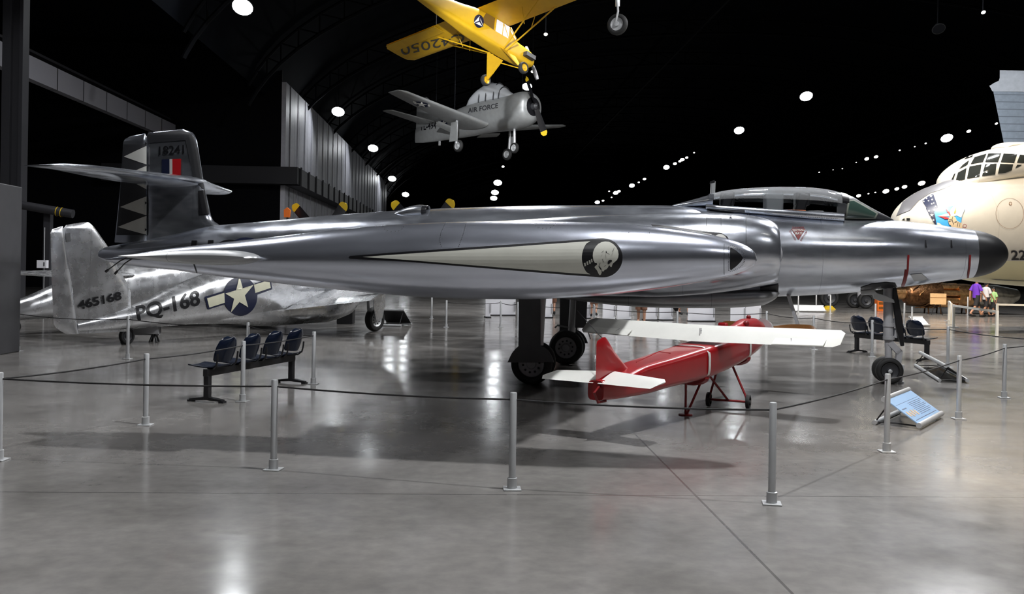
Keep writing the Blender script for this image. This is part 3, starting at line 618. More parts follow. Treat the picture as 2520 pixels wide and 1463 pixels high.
# --- undercarriage
def wheel(parent, c, r, wd, axis=(0, 1, 0), hub='gear', holes=10, name='wheel', spokes=True):
    c = Vector(c); h = wd / 2
    w_ = MB().lathe([(-h * .6, r * .62), (-h * .95, r * .70), (-h, r * .80), (-h * .85, r * .92), (-h * .5, r * .985), (0, r), (h * .5, r * .985), (h * .85, r * .92), (h, r * .80), (h * .95, r * .70), (h * .6, r * .62)], c, axis, 40).build(name, M['rubber'], parent)
    a = Vector(axis).normalized(); u = a.orthogonal().normalized(); v = a.cross(u); mb = MB()
    mb.lathe([(-h * .62, r * .64), (-h * .8, r * .6), (-h * .55, r * .50), (-h * .45, r * .25), (-h * .9, r * .2), (-h * .95, r * .02)], c, a, 28)
    mb.lathe([(h * .95, r * .02), (h * .9, r * .2), (h * .45, r * .25), (h * .55, r * .50), (h * .8, r * .6), (h * .62, r * .64)], c, a, 28)
    mb.build('hub', M[hub], w_)
    if spokes:
        mb = MB()
        for s_ in (-1, 1):
            for i in range(holes):
                t = 2 * PI * i / holes; p = c + (u * math.cos(t) + v * math.sin(t)) * r * .40 + a * (s_ * h * .52)
                mb.lathe([(-.012, r * .055), (.012, r * .055)], p, a, 8, cap0=True, cap1=True)
        mb.build('hub_holes', M['black'], w_)
    return w_
for sgn in (-1, 1):
    if sgn < 0: cx, cy, cr, off = 1308, 890, 47.5, -1.95
    else: cx, cy, cr, off = 1393, 853, 41, 1.42
    c = J.pl(cx, cy, off); r = .335; z = r
    g = MB()
    xs = c.x; g.tube([(xs + .12, 1.68 * sgn, 1.55), (xs + .08, 1.68 * sgn, .62)], .075, 16); g.tube([(xs + .08, 1.68 * sgn, .75), (xs, 1.68 * sgn, .30)], .055, 14)
    g.tube([(xs, 1.40 * sgn, r), (xs, 1.97 * sgn, r)], .045, 12)
    g.tube([(xs + .10, 1.66 * sgn, .70), (xs - .2, 1.66 * sgn, .75), (xs - .25, 1.66 * sgn, .70)], .018, 8)
    if sgn > 0: g.tube([(xs + .13, 1.60 * sgn, 1.5), (xs + .30, 1.60 * sgn, .95), (xs + .42, 1.6 * sgn, .62), (xs + .46, 1.6 * sgn, .50)], .012, 6)
    leg = g.build('main_gear', M['steel'], jet)
    wheel(leg, (xs, 1.92 * sgn, r), r, .19); wheel(leg, (xs, 1.42 * sgn, r), r, .19)
    # leg door with the half-round wheel cover (seen outside on the near leg)
    yo = 2.07 * sgn; Q = lambda px, py: ((J.pl(px, py, -2.07).x - J.pl(1308, 890, -2.07).x) + xs, yo, J.pl(px, py, -2.07).z)
    dp = [Q(1277, 700), Q(1331, 700), Q(1333, 756), Q(1333, 852)]
    cover = [Q(1333, 852), Q(1343, 856), Q(1352, 864), Q(1360, 877), Q(1366, 893), Q(1251, 893), Q(1256, 882), Q(1262, 870), Q(1270, 860), Q(1278, 853)]
    MB().plate(dp[:3] + cover + [Q(1279, 760)], (0, -.035 * sgn, 0)).build('gear_door', M['door'], leg, bevel=.01)
    if sgn > 0: MB().plate([(xs + .16, 1.50 * sgn, .72), (xs + .38, 1.50 * sgn, .72), (xs + .40, 1.50 * sgn, 1.55), (xs + .18, 1.50 * sgn, 1.55)], (0, .03, 0)).build('gear_door', M['door'], leg, bevel=.01)
# nose leg
c = J.pl(2189, 903, -.16); xs = c.x; r = .225
g = MB(); t0 = J.pl(2186, 712); t1 = J.pl(2186, 838); g.tube([(t0.x, 0, t0.z + .1), (t1.x, 0, t1.z)], .082, 20); g.tube([(t1.x + .0, 0, t1.z + .02), (xs + .02, 0, r + .05)], .06, 14)
for py in (733, 800, 832): q = J.pl(2187, py); g.lathe([(-.03, .095), (.03, .095)], (q.x, 0, q.z), (.02, 0, 1), 20, cap0=True, cap1=True)
q0, q1, q2 = J.pl(2188, 842), J.pl(2213, 868), J.pl(2207, 886); g.beam((q0.x, 0, q0.z), (q1.x, 0, q1.z), .13, .10); g.beam((q1.x, 0, q1.z + .03), (q2.x, 0, r), .13, .09)
g.tube([(xs, -.2, r), (xs, .2, r)], .035, 12); g.tube([(q2.x, 0, r), (xs, 0, r)], .04, 10)
q0, q1 = J.pl(2207, 772), J.pl(2204, 832); g.tube([(q0.x, -.02, q0.z), (q1.x, -.02, q1.z)], .028, 10); q2 = J.pl(2205, 800); g.tube([(q2.x, -.02, q2.z - .06), (q2.x, -.02, q2.z + .1)], .045, 12)
q0 = J.pl(2216, 930); g.beam((q2.x + .12, 0, .32), (q0.x, 0, .03), .05, .05); g.box((q0.x, 0, .02), (.1, .09, .04))
leg = g.build('nose_gear', M['gear'], jet)
for s_ in (-1, 1): wheel(leg, (xs, .16 * s_, r), r, .14, hub='dark', spokes=False); 
for s_ in (-1, 1): MB().lathe([(-.01, .035), (.0, .035), (.01, .02)], (xs, (.16 + .075) * s_, r), (0, s_, 0), 12, cap0=True, cap1=True).build('axle_cap', M['steel'], leg)
pts = [J.pl(*q, -.13) for q in ((2199, 700), (2206, 706), (2222, 790), (2226, 852), (2217, 853), (2205, 800), (2197, 740))]; MB().plate(pts, (0, .06, 0)).build('gear_door', M['black'], leg, bevel=.012)
pts = [J.pl(*q, -.22) for q in ((2118, 716), (2150, 712), (2158, 722), (2180, 728), (2200, 738), (2202, 746), (2180, 744), (2164, 741), (2150, 735), (2148, 726), (2120, 727))]
MB().plate(pts, (0, .05, 0)).build('drag_brace', M['steel'], leg, bevel=.01)
P_(fus, [[[(2118, 708), (2145, 699), (2180, 695), (2203, 697), (2208, 706), (2198, 714), (2118, 718)]]], 'nose_gear_bay', 'black', fus, .006)
# crew ladder strut leaning below the fuselage
a = J.pl(1935, 728); b = J.pl(1962, 770); MB().beam((a.x, -.2, a.z + .05), (J.pl(1968, 815, -.25).x, -.25, J.pl(1968, 815, -.25).z), .10, .05).build('entry_step', M['gear'], jet)
# ------------------------------------------------------------------ twin-fuselage fighter behind, seen from its tail
T = Frame((-8.7, 22.0, 0), R(58))
twin = empty('twin_fuselage_fighter', T.m, 'bare metal twin-fuselage propeller fighter numbered PQ-168 behind the blue seats', 'aircraft')
mp = lambda *q: T.xz(*q)
fx = [T.xz(px, t) + (T.xz(px, b)[1],) for px, t, b in ((264, 700, 815), (338, 747, 808), (412, 716, 803), (454, 697, 799), (516, 672, 795), (660, 640, 803), (784, 620, 795))]
st = [(T.pl(190, 800).x, T.pl(190, 796).z, T.pl(190, 816).z, .04), (T.pl(264, 790).x, T.pl(264, 772).z, T.pl(264, 815).z, .14), (T.pl(338, 770).x, T.pl(338, 748).z, T.pl(338, 809).z, .30), (T.pl(412, 760).x, T.pl(412, 712).z, T.pl(412, 803).z, .38), (T.pl(516, 740).x, T.pl(516, 671).z, T.pl(516, 795).z, .46), (T.pl(660, 740).x, T.pl(660, 640).z, T.pl(660, 790).z, .50), (T.pl(790, 740).x, T.pl(790, 622).z, T.pl(790, 770).z, .50), (9.0, 2.95, 1.35, .52), (10.2, 2.95, 1.75, .46), (10.8, 2.75, 2.0, .36)]
sc_ = [(T.pl(450, 797).x, T.pl(450, 770).z, T.pl(450, 799).z, .12), (T.pl(560, 790).x, T.pl(560, 745).z, T.pl(560, 797).z, .34), (T.pl(660, 790).x, T.pl(660, 730).z, T.pl(660, 803).z, .42), (T.pl(784, 780).x, T.pl(784, 725).z, T.pl(784, 795).z, .42), (T.pl(846, 750).x, T.pl(846, 722).z, T.pl(846, 776).z, .38), (T.pl(872, 745).x, T.pl(872, 728).z, T.pl(872, 752).z, .20)]
te = [(165, 821), (142, 813), (132, 798), (127, 690), (124, 567)]
hi_ = [(194, 822), (188, 780), (172, 670), (155, 561)]
for k_, oy in enumerate((0.0, 4.45)):
    fb = hull(st, seg=48, n=2.3, y=oy).build('fuselage', M['alu_dull'], twin)
    so = hull(sc_, seg=40, n=2.5, y=oy).build('radiator_scoop', M['alu_dull'], twin)
    f_ = sheet(T, [(322, 815), (322, 714), (289, 656), (264, 605), (227, 553), (218, 549)], [(194, 822), (188, 780), (172, 670), (155, 561), (157, 556), (180, 549), (206, 547)], .075, 30, 'fin', M['alu_dull'], twin)
    r_ = sheet(T, [(193, 822), (187, 780), (171, 670), (154, 561)], te + [(130, 564), (152, 557)], .055, 30, 'rudder', M['alu_dull'], twin)
    f_.location.y = oy; r_.location.y = oy
    if k_ == 0: fb0, fin0, rud0 = fb, f_, r_
    w_ = wheel(twin, (T.pl(312, 836).x, oy, .19), .19, .12, hub='dark', spokes=False, name='tail_wheel')
    MB().beam((T.pl(312, 836).x, oy, .2), (T.pl(312, 836).x + .25, oy, .62), .08, .06).build('tail_leg', M['dark'], twin)
    # four-blade propeller with yellow tips
    hub = Vector((11.0, oy, 2.72)); MB().lathe([(-.25, .36), (.1, .33), (.35, .22), (.5, .05)], hub, (1, 0, .17), 24, cap0=True).build('spinner', M['dark'], twin)
    for j in range(4):
        a_ = R(45 + 90 * j); d_ = Vector((-.17 * math.sin(a_), math.cos(a_), math.sin(a_))).normalized(); t_ = Vector((1, 0, .17)).normalized().cross(d_)
        def blade(r0, r1, n_):
            rr = []
            for i in range(n_ + 1):
                q = r0 + (r1 - r0) * i / n_; wd = .10 + .07 * math.sin(min(1, q / 1.0) * PI / 2); wd = wd if q < 1.55 else wd * math.sqrt(max(.03, 1 - ((q - 1.55) / .18) ** 2))
                c_ = hub + d_ * q + Vector((.12, 0, .02)); rr.append([c_ + t_ * wd + Vector((.03, 0, 0)), c_ + Vector((.03, 0, 0)), c_ - t_ * wd - Vector((.03, 0, 0)), c_ - Vector((.01, 0, 0))])
            return MB().loft(rr)
        bo = blade(.2, 1.5, 10).build('propeller_blade', M['black'], twin); blade(1.5, 1.728, 10).build('blade_tip', M['tipyellow'], bo)
# wings and the tailplane between the two fuselages
ZL = 1.32
for s_, o_ in ((-1, -.3), (1, 4.75)):
    panel([((7.6, o_, 1.32), (4.95, o_, .80), .17), ((7.1, o_ + 5.3 * s_, 1.80), (5.6, o_ + 5.3 * s_, 1.52), .09), ((6.7, o_ + 5.45 * s_, 1.78), (5.8, o_ + 5.45 * s_, 1.58), .03)], (0, 0, 1), 12).build('wing', M['alu_dull'], twin)
panel([((7.6, .3, ZL), (4.95, .3, ZL), .17), ((7.6, 4.15, ZL), (4.95, 4.15, ZL), .17)], (0, 0, 1), 10).build('centre_wing', M['alu_dull'], twin)
panel([((5.2, -.46, .92), (4.5, -.46, .66), .05), ((5.5, -3.0, 1.18), (4.9, -3.0, .98), .04)], (0, 0, 1), 8).build('flap', M['alu_dull'], twin)
hull([(3.6, ZL - .1, ZL - .22, .02), (4.3, ZL + .3, ZL - .3, .35), (5.2, ZL + .35, ZL - .3, .62), (6.6, ZL + .3, ZL - .25, .6), (7.8, ZL + .1, ZL - .1, .45)], seg=32, n=2.2).build('wing_fillet', M['alu_dull'], twin)
zs_ = T.pl(250, 676, 2.2).z
xq = T.pl(284, 676).x
panel([((xq, .03, zs_), (-.5, .03, zs_), .05), ((.9, .9, zs_), (-.55, .9, zs_), .08), ((.9, 3.55, zs_), (-.55, 3.55, zs_), .08), ((.35, 4.4, zs_), (-.5, 4.4, zs_), .05)], (0, 0, 1), 10).build('tailplane', M['alu_dull'], twin)
c = T.pl(922, 792, -1.15); r = .345
for oy in (-1.15, 5.6):
    wl = wheel(twin, (c.x, oy, r), r, .22, hub='steel'); MB().tube([(c.x, oy + (.2 if oy < 0 else -.2), r), (c.x - .1, oy + (.2 if oy < 0 else -.2), 1.35)], .05, 12).build('gear_leg', M['steel'], twin)
    pts = [(c.x - .26, oy - .2, 1.28), (c.x + .20, oy - .2, 1.28), (c.x + .22, oy - .2, .75), (c.x + .10, oy - .2, .36), (c.x - .18, oy - .2, .34), (c.x - .28, oy - .2, .70)]
    MB().plate(pts, (0, .03, 0)).build('gear_door', M['alu_dull'], twin, bevel=.01)
# markings
TP = lambda tgt, polys, nm, mk, eps, edge=7: paint(T, tgt, tess(polys, edge), nm, M[mk], tgt, eps)
paint(T, fb0, text_bm('PQ-168', [(341, 797), (494, 758), (489, 713), (333, 754)], 6, .02), 'buzz_number', M['black'], fb0, .008)
paint(T, fin0, text_bm('465168', [(192, 764), (299, 738), (296, 717), (190, 741)], 6, .03), 'serial_number', M['black'], fin0, .016)
F2 = lambda pts: [(x / 2.423, 520 + y / 2.423) for x, y in pts]
for q in ([(1218, 512), (1330, 478), (1340, 555), (1238, 588)], [(1518, 432), (1612, 402), (1622, 466), (1530, 500)]): TP(fb0, [[F2(q)]], 'insignia_bar_edge', 'navy', .010)
TP(fb0, [[F2(circ(1432, 508, 101, 116, 40))]], 'insignia_disc', 'navy', .012)
for q in ([(1232, 520), (1335, 488), (1338, 546), (1246, 575)], [(1512, 440), (1604, 412), (1612, 458), (1520, 489)]): TP(fb0, [[F2(q)]], 'insignia_bar', 'cream_mark', .016)
TP(fb0, [[F2(star(1425, 500, 104, m=(.85, 0, -.26, 1.05)))]], 'insignia_star', 'cream_mark', .020)
TP(fin0, [[[(157, 575), (172, 574), (174, 595), (159, 597)]]], 'trim_patch', 'door', .012)
# tail trestle under the rear fuselage
a = ground(330, 842); tr = empty('tail_trestle', Matrix.Translation(a) @ Matrix.Rotation(R(8), 4, 'Z'), 'low grey padded trestle under the twin-fuselage fighter tail', 'trestle')
mb = MB(); mb.lathe([(-.42, .17), (.42, .17)], (0.15, 0, .33), (1, 0, 0), 20, cap0=True, cap1=True); mb.box((.15, 0, .30), (.84, .34, .20)); mb.build('saddle', M['gear'], tr)
for x in (-.18, .45):
    for y in (-.12, .12): MB().tube([(x, y * .3, .26), (x + .08, y, 0)], .025, 8).build('leg', M['bench'], tr); MB().tube([(x, y * .3, .26), (x - .08, y, 0)], .025, 8).build('leg', M['bench'], tr)
# ------------------------------------------------------------------ red target drone on its stand
D_ = Frame((2.6, 13.05, 0), R(55))
dro = empty('target_drone', D_.m, 'small red target drone with white wings and a wooden propeller', 'drone')
dst = prof(D_, [(1466, 937, 986, .10, 4), (1500, 928, 980, .16, 6), (1560, 897, 968, .20, 7), (1620, 878, 950, .23, 7), (1680, 858, 936, .26, 6), (1720, 846, 921, .28, 7), (1780, 830, 896, .25, 7), (1830, 818, 872, .20, 4), (1868, 806, 848, .13, 3)])
dfu = hull(dst, seg=36).build('fuselage', M['red'], dro)
Dx = lambda px, py, off=0: D_.pl(px, py, off)
dfin = sheet(D_, [(1550, 912), (1535, 895), (1510, 864), (1494, 836), (1489, 831)], [(1466, 945), (1468, 842), (1478, 832), (1482, 831)], .028, 14, 'fin', M['red'], dro)
# cowl, fuel cap, exhaust stubs, propeller
nx = Dx(1860, 815); cz = Dx(1842, 796)
hull(prof(D_, [(1784, 808, 832, .05), (1806, 799, 832, .09), (1830, 785, 832, .125), (1850, 783, 832, .125), (1866, 790, 832, .11), (1874, 800, 830, .07)]), seg=32).build('engine_cowl', M['red'], dro)
MB().sphere((cz.x, 0, Dx(1842, 781).z), .035, 12).build('fuel_cap', M['darkred'], dro)
MB().sphere((Dx(1820, 796).x, -.10, Dx(1820, 796).z), .045, 12).build('exhaust_stub', M['darkred'], dro)
px_ = Dx(1884, 808).x; pz = Dx(1884, 810).z
MB().lathe([(-.14, .16), (.0, .13), (.06, .09), (.10, .01)], (px_, 0, pz), (1, 0, 0), 20, cap0=True).build('spinner', M['steel'], dro)
tr_ = Dx(1962, 812); 
def dblade(sgn):
    rr = []; L_ = .72
    for i in range(13):
        t = i / 12; q = .06 + t * L_; wd = .035 + .055 * math.sin(min(1, t * 1.6) * PI / 2); wd *= math.sqrt(max(.02, 1 - max(0, (t - .8) / .2) ** 2))
        c_ = Vector((px_ + .03, -sgn * q, pz + .0 * q)); rr.append([c_ + Vector((.03, 0, wd)), c_ + Vector((.02, 0, 0)), c_ - Vector((.03, 0, wd)), c_ - Vector((.015, 0, 0))])
    b = MB().loft(rr).build('propeller_blade', M['wood'], dro); return b
dblade(1); b2 = dblade(-1)
MB().box((px_ + .03, .70, pz), (.075, .16, .13)).build('blade_tip', M['red'], b2, bevel=.03)
zw = Dx(1720, 838).z
wl = Dx(1720, 806); xle, xte = D_.pl(1745, 806).x, D_.pl(1716, 846).x
zl_ = Dx(1745, 803).z; zw = Dx(1718, 841).z
panel([((xle - .06, 1.83, zl_), (xte + .10, 1.83, zw + .06), .008), ((xle, 1.76, zl_ + .03), (xte + .02, 1.76, zw + .03), .018), ((xle + .04, 0, zl_), (xte, 0, zw), .032), ((xle, -1.76, zl_ + .03), (xte + .02, -1.76, zw + .03), .018), ((xle - .06, -1.83, zl_), (xte + .10, -1.83, zw + .06), .008)], (0, 0, 1), 12).build('wing', M['white'], dro)
for s_ in (-1, 1):
    MB().plate([(xte + .10, 1.66 * s_, zw + .10), (xte + .10, 1.02 * s_, zw + .09), (xte - .05, 1.02 * s_, zw + .02), (xte - .03, 1.66 * s_, zw + .035)], (0, 0, .012)).build('aileron', M['white'], dro)
    MB().tube([(xte + .20, 1.2 * s_, zw + .06), (xte + .10, 1.22 * s_, zw + .10), (xte + .02, 1.25 * s_, zw + .06)], .008, 6).build('control_horn', M['dark'], dro)
MB().tube([(xte + .12, .02, zw + .05), (xte + .12, .02, zw + .17), (xte + .16, .02, zw + .17), (xte + .16, .02, zw + .05)], .006, 6).build('lifting_loop', M['steel'], dro)
MB().lathe([(0, .05), (.02, .05), (.05, .03), (.09, .012)], (xle - .15, .05, zw + .05), (0, 0, 1), 12, cap0=True, cap1=True).build('wing_eyelet', M['steel'], dro)
zs2 = Dx(1466, 944).z; zs3 = Dx(1496, 924).z; xs1, xs0 = D_.pl(1496, 925).x, D_.pl(1464, 944).x
for s_ in (-1, 1):
    tp = panel([((xs1 + .12, .03 * s_, zs3 + .03), (xs0, .03 * s_, zs2), .02), ((xs1 + .04, .68 * s_, zs3), (xs0 - .02, .68 * s_, zs2), .015), ((xs1 - .02, .72 * s_, zs3 - .02), (xs0 + .06, .72 * s_, zs2 + .03), .006)], (0, 0, 1), 8).build('tailplane', M['white'], dro)
# straps, keel rail, tail bumper, aerial
for px in (1697, 1808):
    x = D_.pl(px, 880).x; f = [interp([q[0] for q in dst], [q[i] for q in dst], 0) for i in (1, 2, 3)]; hw = f[2](x) + .012; zt_, zb_ = f[0](x) + .012, f[1](x) - .012; zc, hh = (zt_ + zb_) / 2, (zt_ - zb_) / 2
    sq = lambda t: (hw * math.copysign(abs(math.cos(t)) ** .5, math.cos(t)), zc + hh * math.copysign(abs(math.sin(t)) ** .5, math.sin(t)))
    rr = [[(x + e, *sq(t)) for t in [R(-42) + R(264) * i / 40 for i in range(41)]] for e in (-.035, .035)]
    MB().loft(rr, False, False, False).build('white_strap', M['white'], dro)
    hull([(x - .07, zb_ + .12, zb_ - .06, hw * .9), (x, zb_ + .12, zb_ - .085, hw * .95), (x + .07, zb_ + .12, zb_ - .06, hw * .9)], seg=24).build('cradle_band', M['darkred'], dro)
p0, p1, p2 = Dx(1466, 950), Dx(1459, 965), Dx(1464, 990)
MB().tube([(p0.x, -.05, p0.z), (p1.x - .06, -.05, p1.z), (p2.x - .02, -.05, p2.z), (p2.x + .15, -.05, p2.z)], .014, 8).build('tail_bumper', M['darkred'], dro)
a, b = Dx(1481, 832), Dx(1421, 765, .9); MB().tube([(a.x, 0, a.z), (b.x, .9, b.z)], .005, 5).build('aerial_wire', M['rope'], dro)
p0, p1, p2 = Dx(1566, 892, -.1), Dx(1622, 866, -.1), Dx(1650, 870, -.2); MB().tube([(p0.x, -.1, p0.z), (p1.x, -.1, p1.z), (p2.x, -.2, p2.z)], .006, 6).build('control_wire', M['red'], dro)
# its trolley stand
ft = ground(1687, 1022); wl_, wr_ = ground(1744, 1001), ground(1841, 1008)
stn = empty('drone_stand', (ft.x, ft.y, 0), 'red tubular trolley stand under the target drone', 'stand')
def loc(p): return Vector(p) - Vector((ft.x, ft.y, 0))
def dw(px, py, off=0): return loc(D_.m @ D_.pl(px, py, off))
apx = dw(1737, 914, 0); front = dw(1788, 888, 0)
for a_, b_, nm in ((loc(ft), dw(1688, 938), 'leg'), (loc(ft) + Vector((.02, 0, .02)), apx, 'brace'), (apx, loc((wl_ + wr_) / 2 + Vector((0, 0, .10))), 'brace'), (dw(1769, 896, .08), loc(wl_ + Vector((0, 0, .10))), 'leg'), (dw(1797, 888, -.08), loc(wr_ + Vector((0, 0, .10))), 'leg'), (loc(wl_ + Vector((0, 0, .10))), loc(wr_ + Vector((0, 0, .10))), 'axle'), (dw(1700, 938, 0), dw(1780, 893, 0), 'keel_rail')):
    MB().tube([a_, b_], .016, 10).build(nm, M['darkred'], stn)
MB().lathe([(0, .09), (.012, .09), (.02, .03)], loc(ft), (0, 0, 1), 20, cap0=True, cap1=True).build('foot_plate', M['darkred'], stn)
ax_ = (wr_ - wl_).normalized()
for p in (wl_, wr_):
    q = loc(p) + Vector((0, 0, .10)); w2 = MB().lathe([(-.025, .07), (-.025, .095), (0, .10), (.025, .095), (.025, .07)], q, ax_, 28).build('wheel', M['rubber'], stn)
    mb = MB(); mb.lathe([(-.03, .025), (.03, .025)], q, ax_, 14, cap0=True, cap1=True)
    u = ax_.orthogonal().normalized(); v = ax_.cross(u)
    for i in range(3): t = 2 * PI * i / 3; mb.tube([q, q + (u * math.cos(t) + v * math.sin(t)) * .08], .010, 6)
    mb.build('wheel_spokes', M['bench'], w2)
# ------------------------------------------------------------------ cream bomber nose on the right
B = Frame(at(2213, 560, 30.0) * Vector((1, 1, 0)) if False else (at(2213, 560, 30.0).x, 30.0, 0), R(198))
bom = empty('bomber', B.m, 'huge cream bomber nose with glazed cockpit and a painted shield, number 22', 'aircraft')
bst = prof(B, [(2213, 545, 562, .05), (2222, 517, 592, .55), (2240, 494, 618, .95), (2275, 468, 648, 1.30), (2330, 446, 676, 1.6), (2400, 428, 693, 1.82), (2460, 420, 700, 1.9), (2540, 414, 706, 1.95), (2700, 408, 712, 1.95)])
last = bst[-1]; bst.append((last[0] - 14, last[1] + .2, last[2], 2.0))
bfu = hull(bst, seg=72, n=2.05).build('fuselage', M['cream'], bom)
cap_ = hull(prof(B, [(2338, 446, 470, .5), (2352, 424, 470, .85), (2372, 402, 470, 1.05), (2410, 379, 465, 1.22), (2450, 366, 460, 1.3), (2500, 356, 455, 1.32), (2600, 346, 450, 1.3), (2760, 390, 450, 1.1)]), seg=64, n=2.3).build('cockpit_roof', M['cream'], bom)
hull(prof(B, [(2456, 362, 370, .3), (2466, 352, 370, .42), (2510, 351, 370, .45), (2525, 360, 370, .35)]), seg=24).build('roof_dome', M['cream'], cap_)
BP = lambda tgt, polys, nm, mk, eps, edge=7: paint(B, tgt, tess(polys, edge), nm, M[mk], tgt, eps)
Z7 = lambda pts: [(1980 + x / 3.85, 180 + y / 3.85) for x, y in pts]
for q in ([(1575, 865), (1612, 800), (1725, 766), (1690, 845)], [(1712, 845), (1740, 766), (1865, 761), (1833, 845)], [(1858, 846), (1885, 765), (2015, 770), (1985, 850)], [(2010, 850), (2040, 775), (2110, 785), (2095, 850)], [(1465, 912), (1500, 872), (1560, 828), (1545, 870)], [(1430, 1033), (1456, 945), (1536, 902), (1520, 1008)], [(1540, 1002), (1565, 888), (1678, 868), (1658, 982)], [(1680, 976), (1710, 868), (1820, 860), (1805, 960)], [(1830, 952), (1852, 862), (1975, 866), (1962, 920), (1900, 946)], [(1994, 902), (2012, 870), (2060, 870)], [(1392, 1015), (1418, 960), (1432, 950), (1408, 1025)], [(1510, 820), (1560, 780), (1605, 766), (1590, 796)]):
    BP(cap_, [[Z7(q)]], 'window_pane', 'darkglass', .012)
for q in ([(922, 1395), (947, 1376), (952, 1396)], [(968, 1376), (1000, 1376), (1000, 1398), (968, 1398)]): BP(bfu, [[Z7(q)]], 'nose_window', 'darkglass', .01)
M['antiglare'] = mat('grey_antiglare', (.10, .10, .11), .4)
BP(bfu, [[[(2206, 532), (2226, 488), (2264, 458), (2310, 440), (2350, 428), (2345, 455), (2320, 466), (2290, 476), (2262, 494), (2240, 518), (2225, 524)]]], 'antiglare_panel', 'antiglare', .01, 3)
mlow = B.i
Z5 = lambda pts: [(2140 + x / 5.224, 440 + y / 5.224) for x, y in pts]
BP(bfu, [[Z5([(680, 288), (790, 206), (822, 206), (885, 378), (835, 430), (862, 600), (850, 598), (722, 385), (735, 380), (690, 310)])]], 'star_band', 'navy', .014)
M['skyblue'] = mat('sky_blue_paint', (.05, .34, .66), .4)
shield = Z5([(835, 430), (885, 378), (1165, 350), (1220, 400), (1184, 480), (1172, 570), (1190, 630), (1215, 740), (1030, 800), (880, 740), (862, 600)])
BP(bfu, [[Z5([(828, 430), (883, 372), (1168, 344), (1228, 400), (1190, 482), (1178, 570), (1196, 630), (1222, 745), (1030, 808), (874, 745), (855, 600)])]], 'shield_rim', 'greytext', .014)
BP(bfu, [[shield]], 'shield_field', 'skyblue', .020)
M['cloud'] = mat('cloud_cream_paint', (.70, .62, .50), .45)
BP(bfu, [[Z5([(1070, 366), (1165, 352), (1218, 400), (1184, 480), (1172, 505), (1120, 478), (1070, 485), (1010, 488), (880, 485), (960, 460), (1030, 440), (1035, 410)])], [Z5([(865, 565), (900, 575), (930, 600), (1000, 612), (1000, 700), (880, 640)])]], 'shield_cloud', 'cloud', .026)
BP(bfu, [[Z5([(975, 383), (1010, 425), (1022, 428), (1040, 475), (1028, 480), (1005, 440), (995, 440)])], [Z5([(865, 480), (945, 492), (952, 488), (1020, 508), (1015, 524), (960, 522), (950, 512)])]], 'lightning_bolt', 'flashred', .032)
M['fist'] = mat('fist_tan_paint', (.55, .42, .26), .5)
BP(bfu, [[Z5([(1005, 545), (1012, 510), (1035, 488), (1070, 482), (1095, 495), (1120, 545), (1180, 575), (1190, 640), (1050, 640), (1045, 605), (1020, 590)])]], 'armoured_fist', 'fist', .032)
for q in ([(1015, 530), (1050, 520), (1052, 524), (1016, 535)], [(1012, 550), (1050, 540), (1052, 545), (1014, 556)], [(1062, 492), (1052, 530), (1075, 590), (1080, 588), (1058, 530), (1068, 494)], [(1085, 560), (1115, 550), (1117, 555), (1087, 566)], [(1130, 560), (1120, 615), (1125, 616), (1136, 562)], [(1155, 568), (1148, 620), (1153, 620), (1160, 570)]): BP(bfu, [[Z5(q)]], 'fist_lines', 'dark', .038)
M['gold'] = mat('gold_print', (.42, .30, .05), .5)
BP(bfu, [[Z5([(1080, 440), (1095, 405), (1108, 375), (1112, 378), (1102, 410), (1112, 420), (1100, 445), (1086, 452)])]], 'olive_branch', 'gold', .034)
BP(bfu, [[Z5(circ(1218, 610, 25)), Z5(circ(1218, 610, 19))[::-1]]], 'scroll', 'darkred', .03)
for x, y, r_ in ((790, 230, 20), (735, 262, 11), (805, 275, 13), (760, 290, 11), (700, 300, 11), (850, 362, 13), (800, 330, 12), (830, 408, 13), (765, 420, 14), (800, 470, 24), (822, 535, 14), (825, 320, 10)): BP(bfu, [[Z5(star(x, y, r_ * 1.15))]], 'white_star', 'white', .022, 4)
paint(B, bfu, text_bm('22', [(2489, 640), (2526, 640), (2524, 616), (2487, 616)], 6, .02), 'nose_number', M['black'], bfu, .012)
BP(bfu, [[Z5(circ(1800, 448, 180, 196, 48)), Z5(circ(1800, 448, 177, 193, 48))[::-1]], [Z5(circ(1808, 322, 20, 22, 16)), Z5(circ(1808, 322, 14, 16, 16))[::-1]]], 'hatch_outline', 'wood', .012, 5)
BP(bfu, [[Z5([(1530, 1284), (1620, 1292), (2000, 1312), (2000, 1318), (1620, 1300)])]], 'door_seam', 'dark', .014, 6)
c2 = ground(2040, 757); c3 = B.i @ Vector((c2.x, c2.y, 0)); wheel(bom, (c3.x, c3.y, .5), .5, .35, hub='dark', spokes=False, name='main_wheel', axis=(.35, 1, 0)); MB().tube([(c3.x, c3.y, .5), (c3.x, c3.y, 2.4)], .12, 12).build('main_leg', M['gear'], bom)
# bomber nose gear seen under the jet
c = ground(2130, 760); cl = B.i @ Vector((c.x, c.y, 0))
for dx in (0, .75): wheel(bom, (cl.x + dx * .3, cl.y - dx * .8, .42), .42, .32, hub='dark', spokes=False, name='nose_wheel', axis=(.35, 1, 0))
MB().tube([(cl.x + .1, cl.y - .3, .42), (cl.x + .2, cl.y - .3, 2.2)], .14, 14).build('nose_leg', M['gear'], bom)
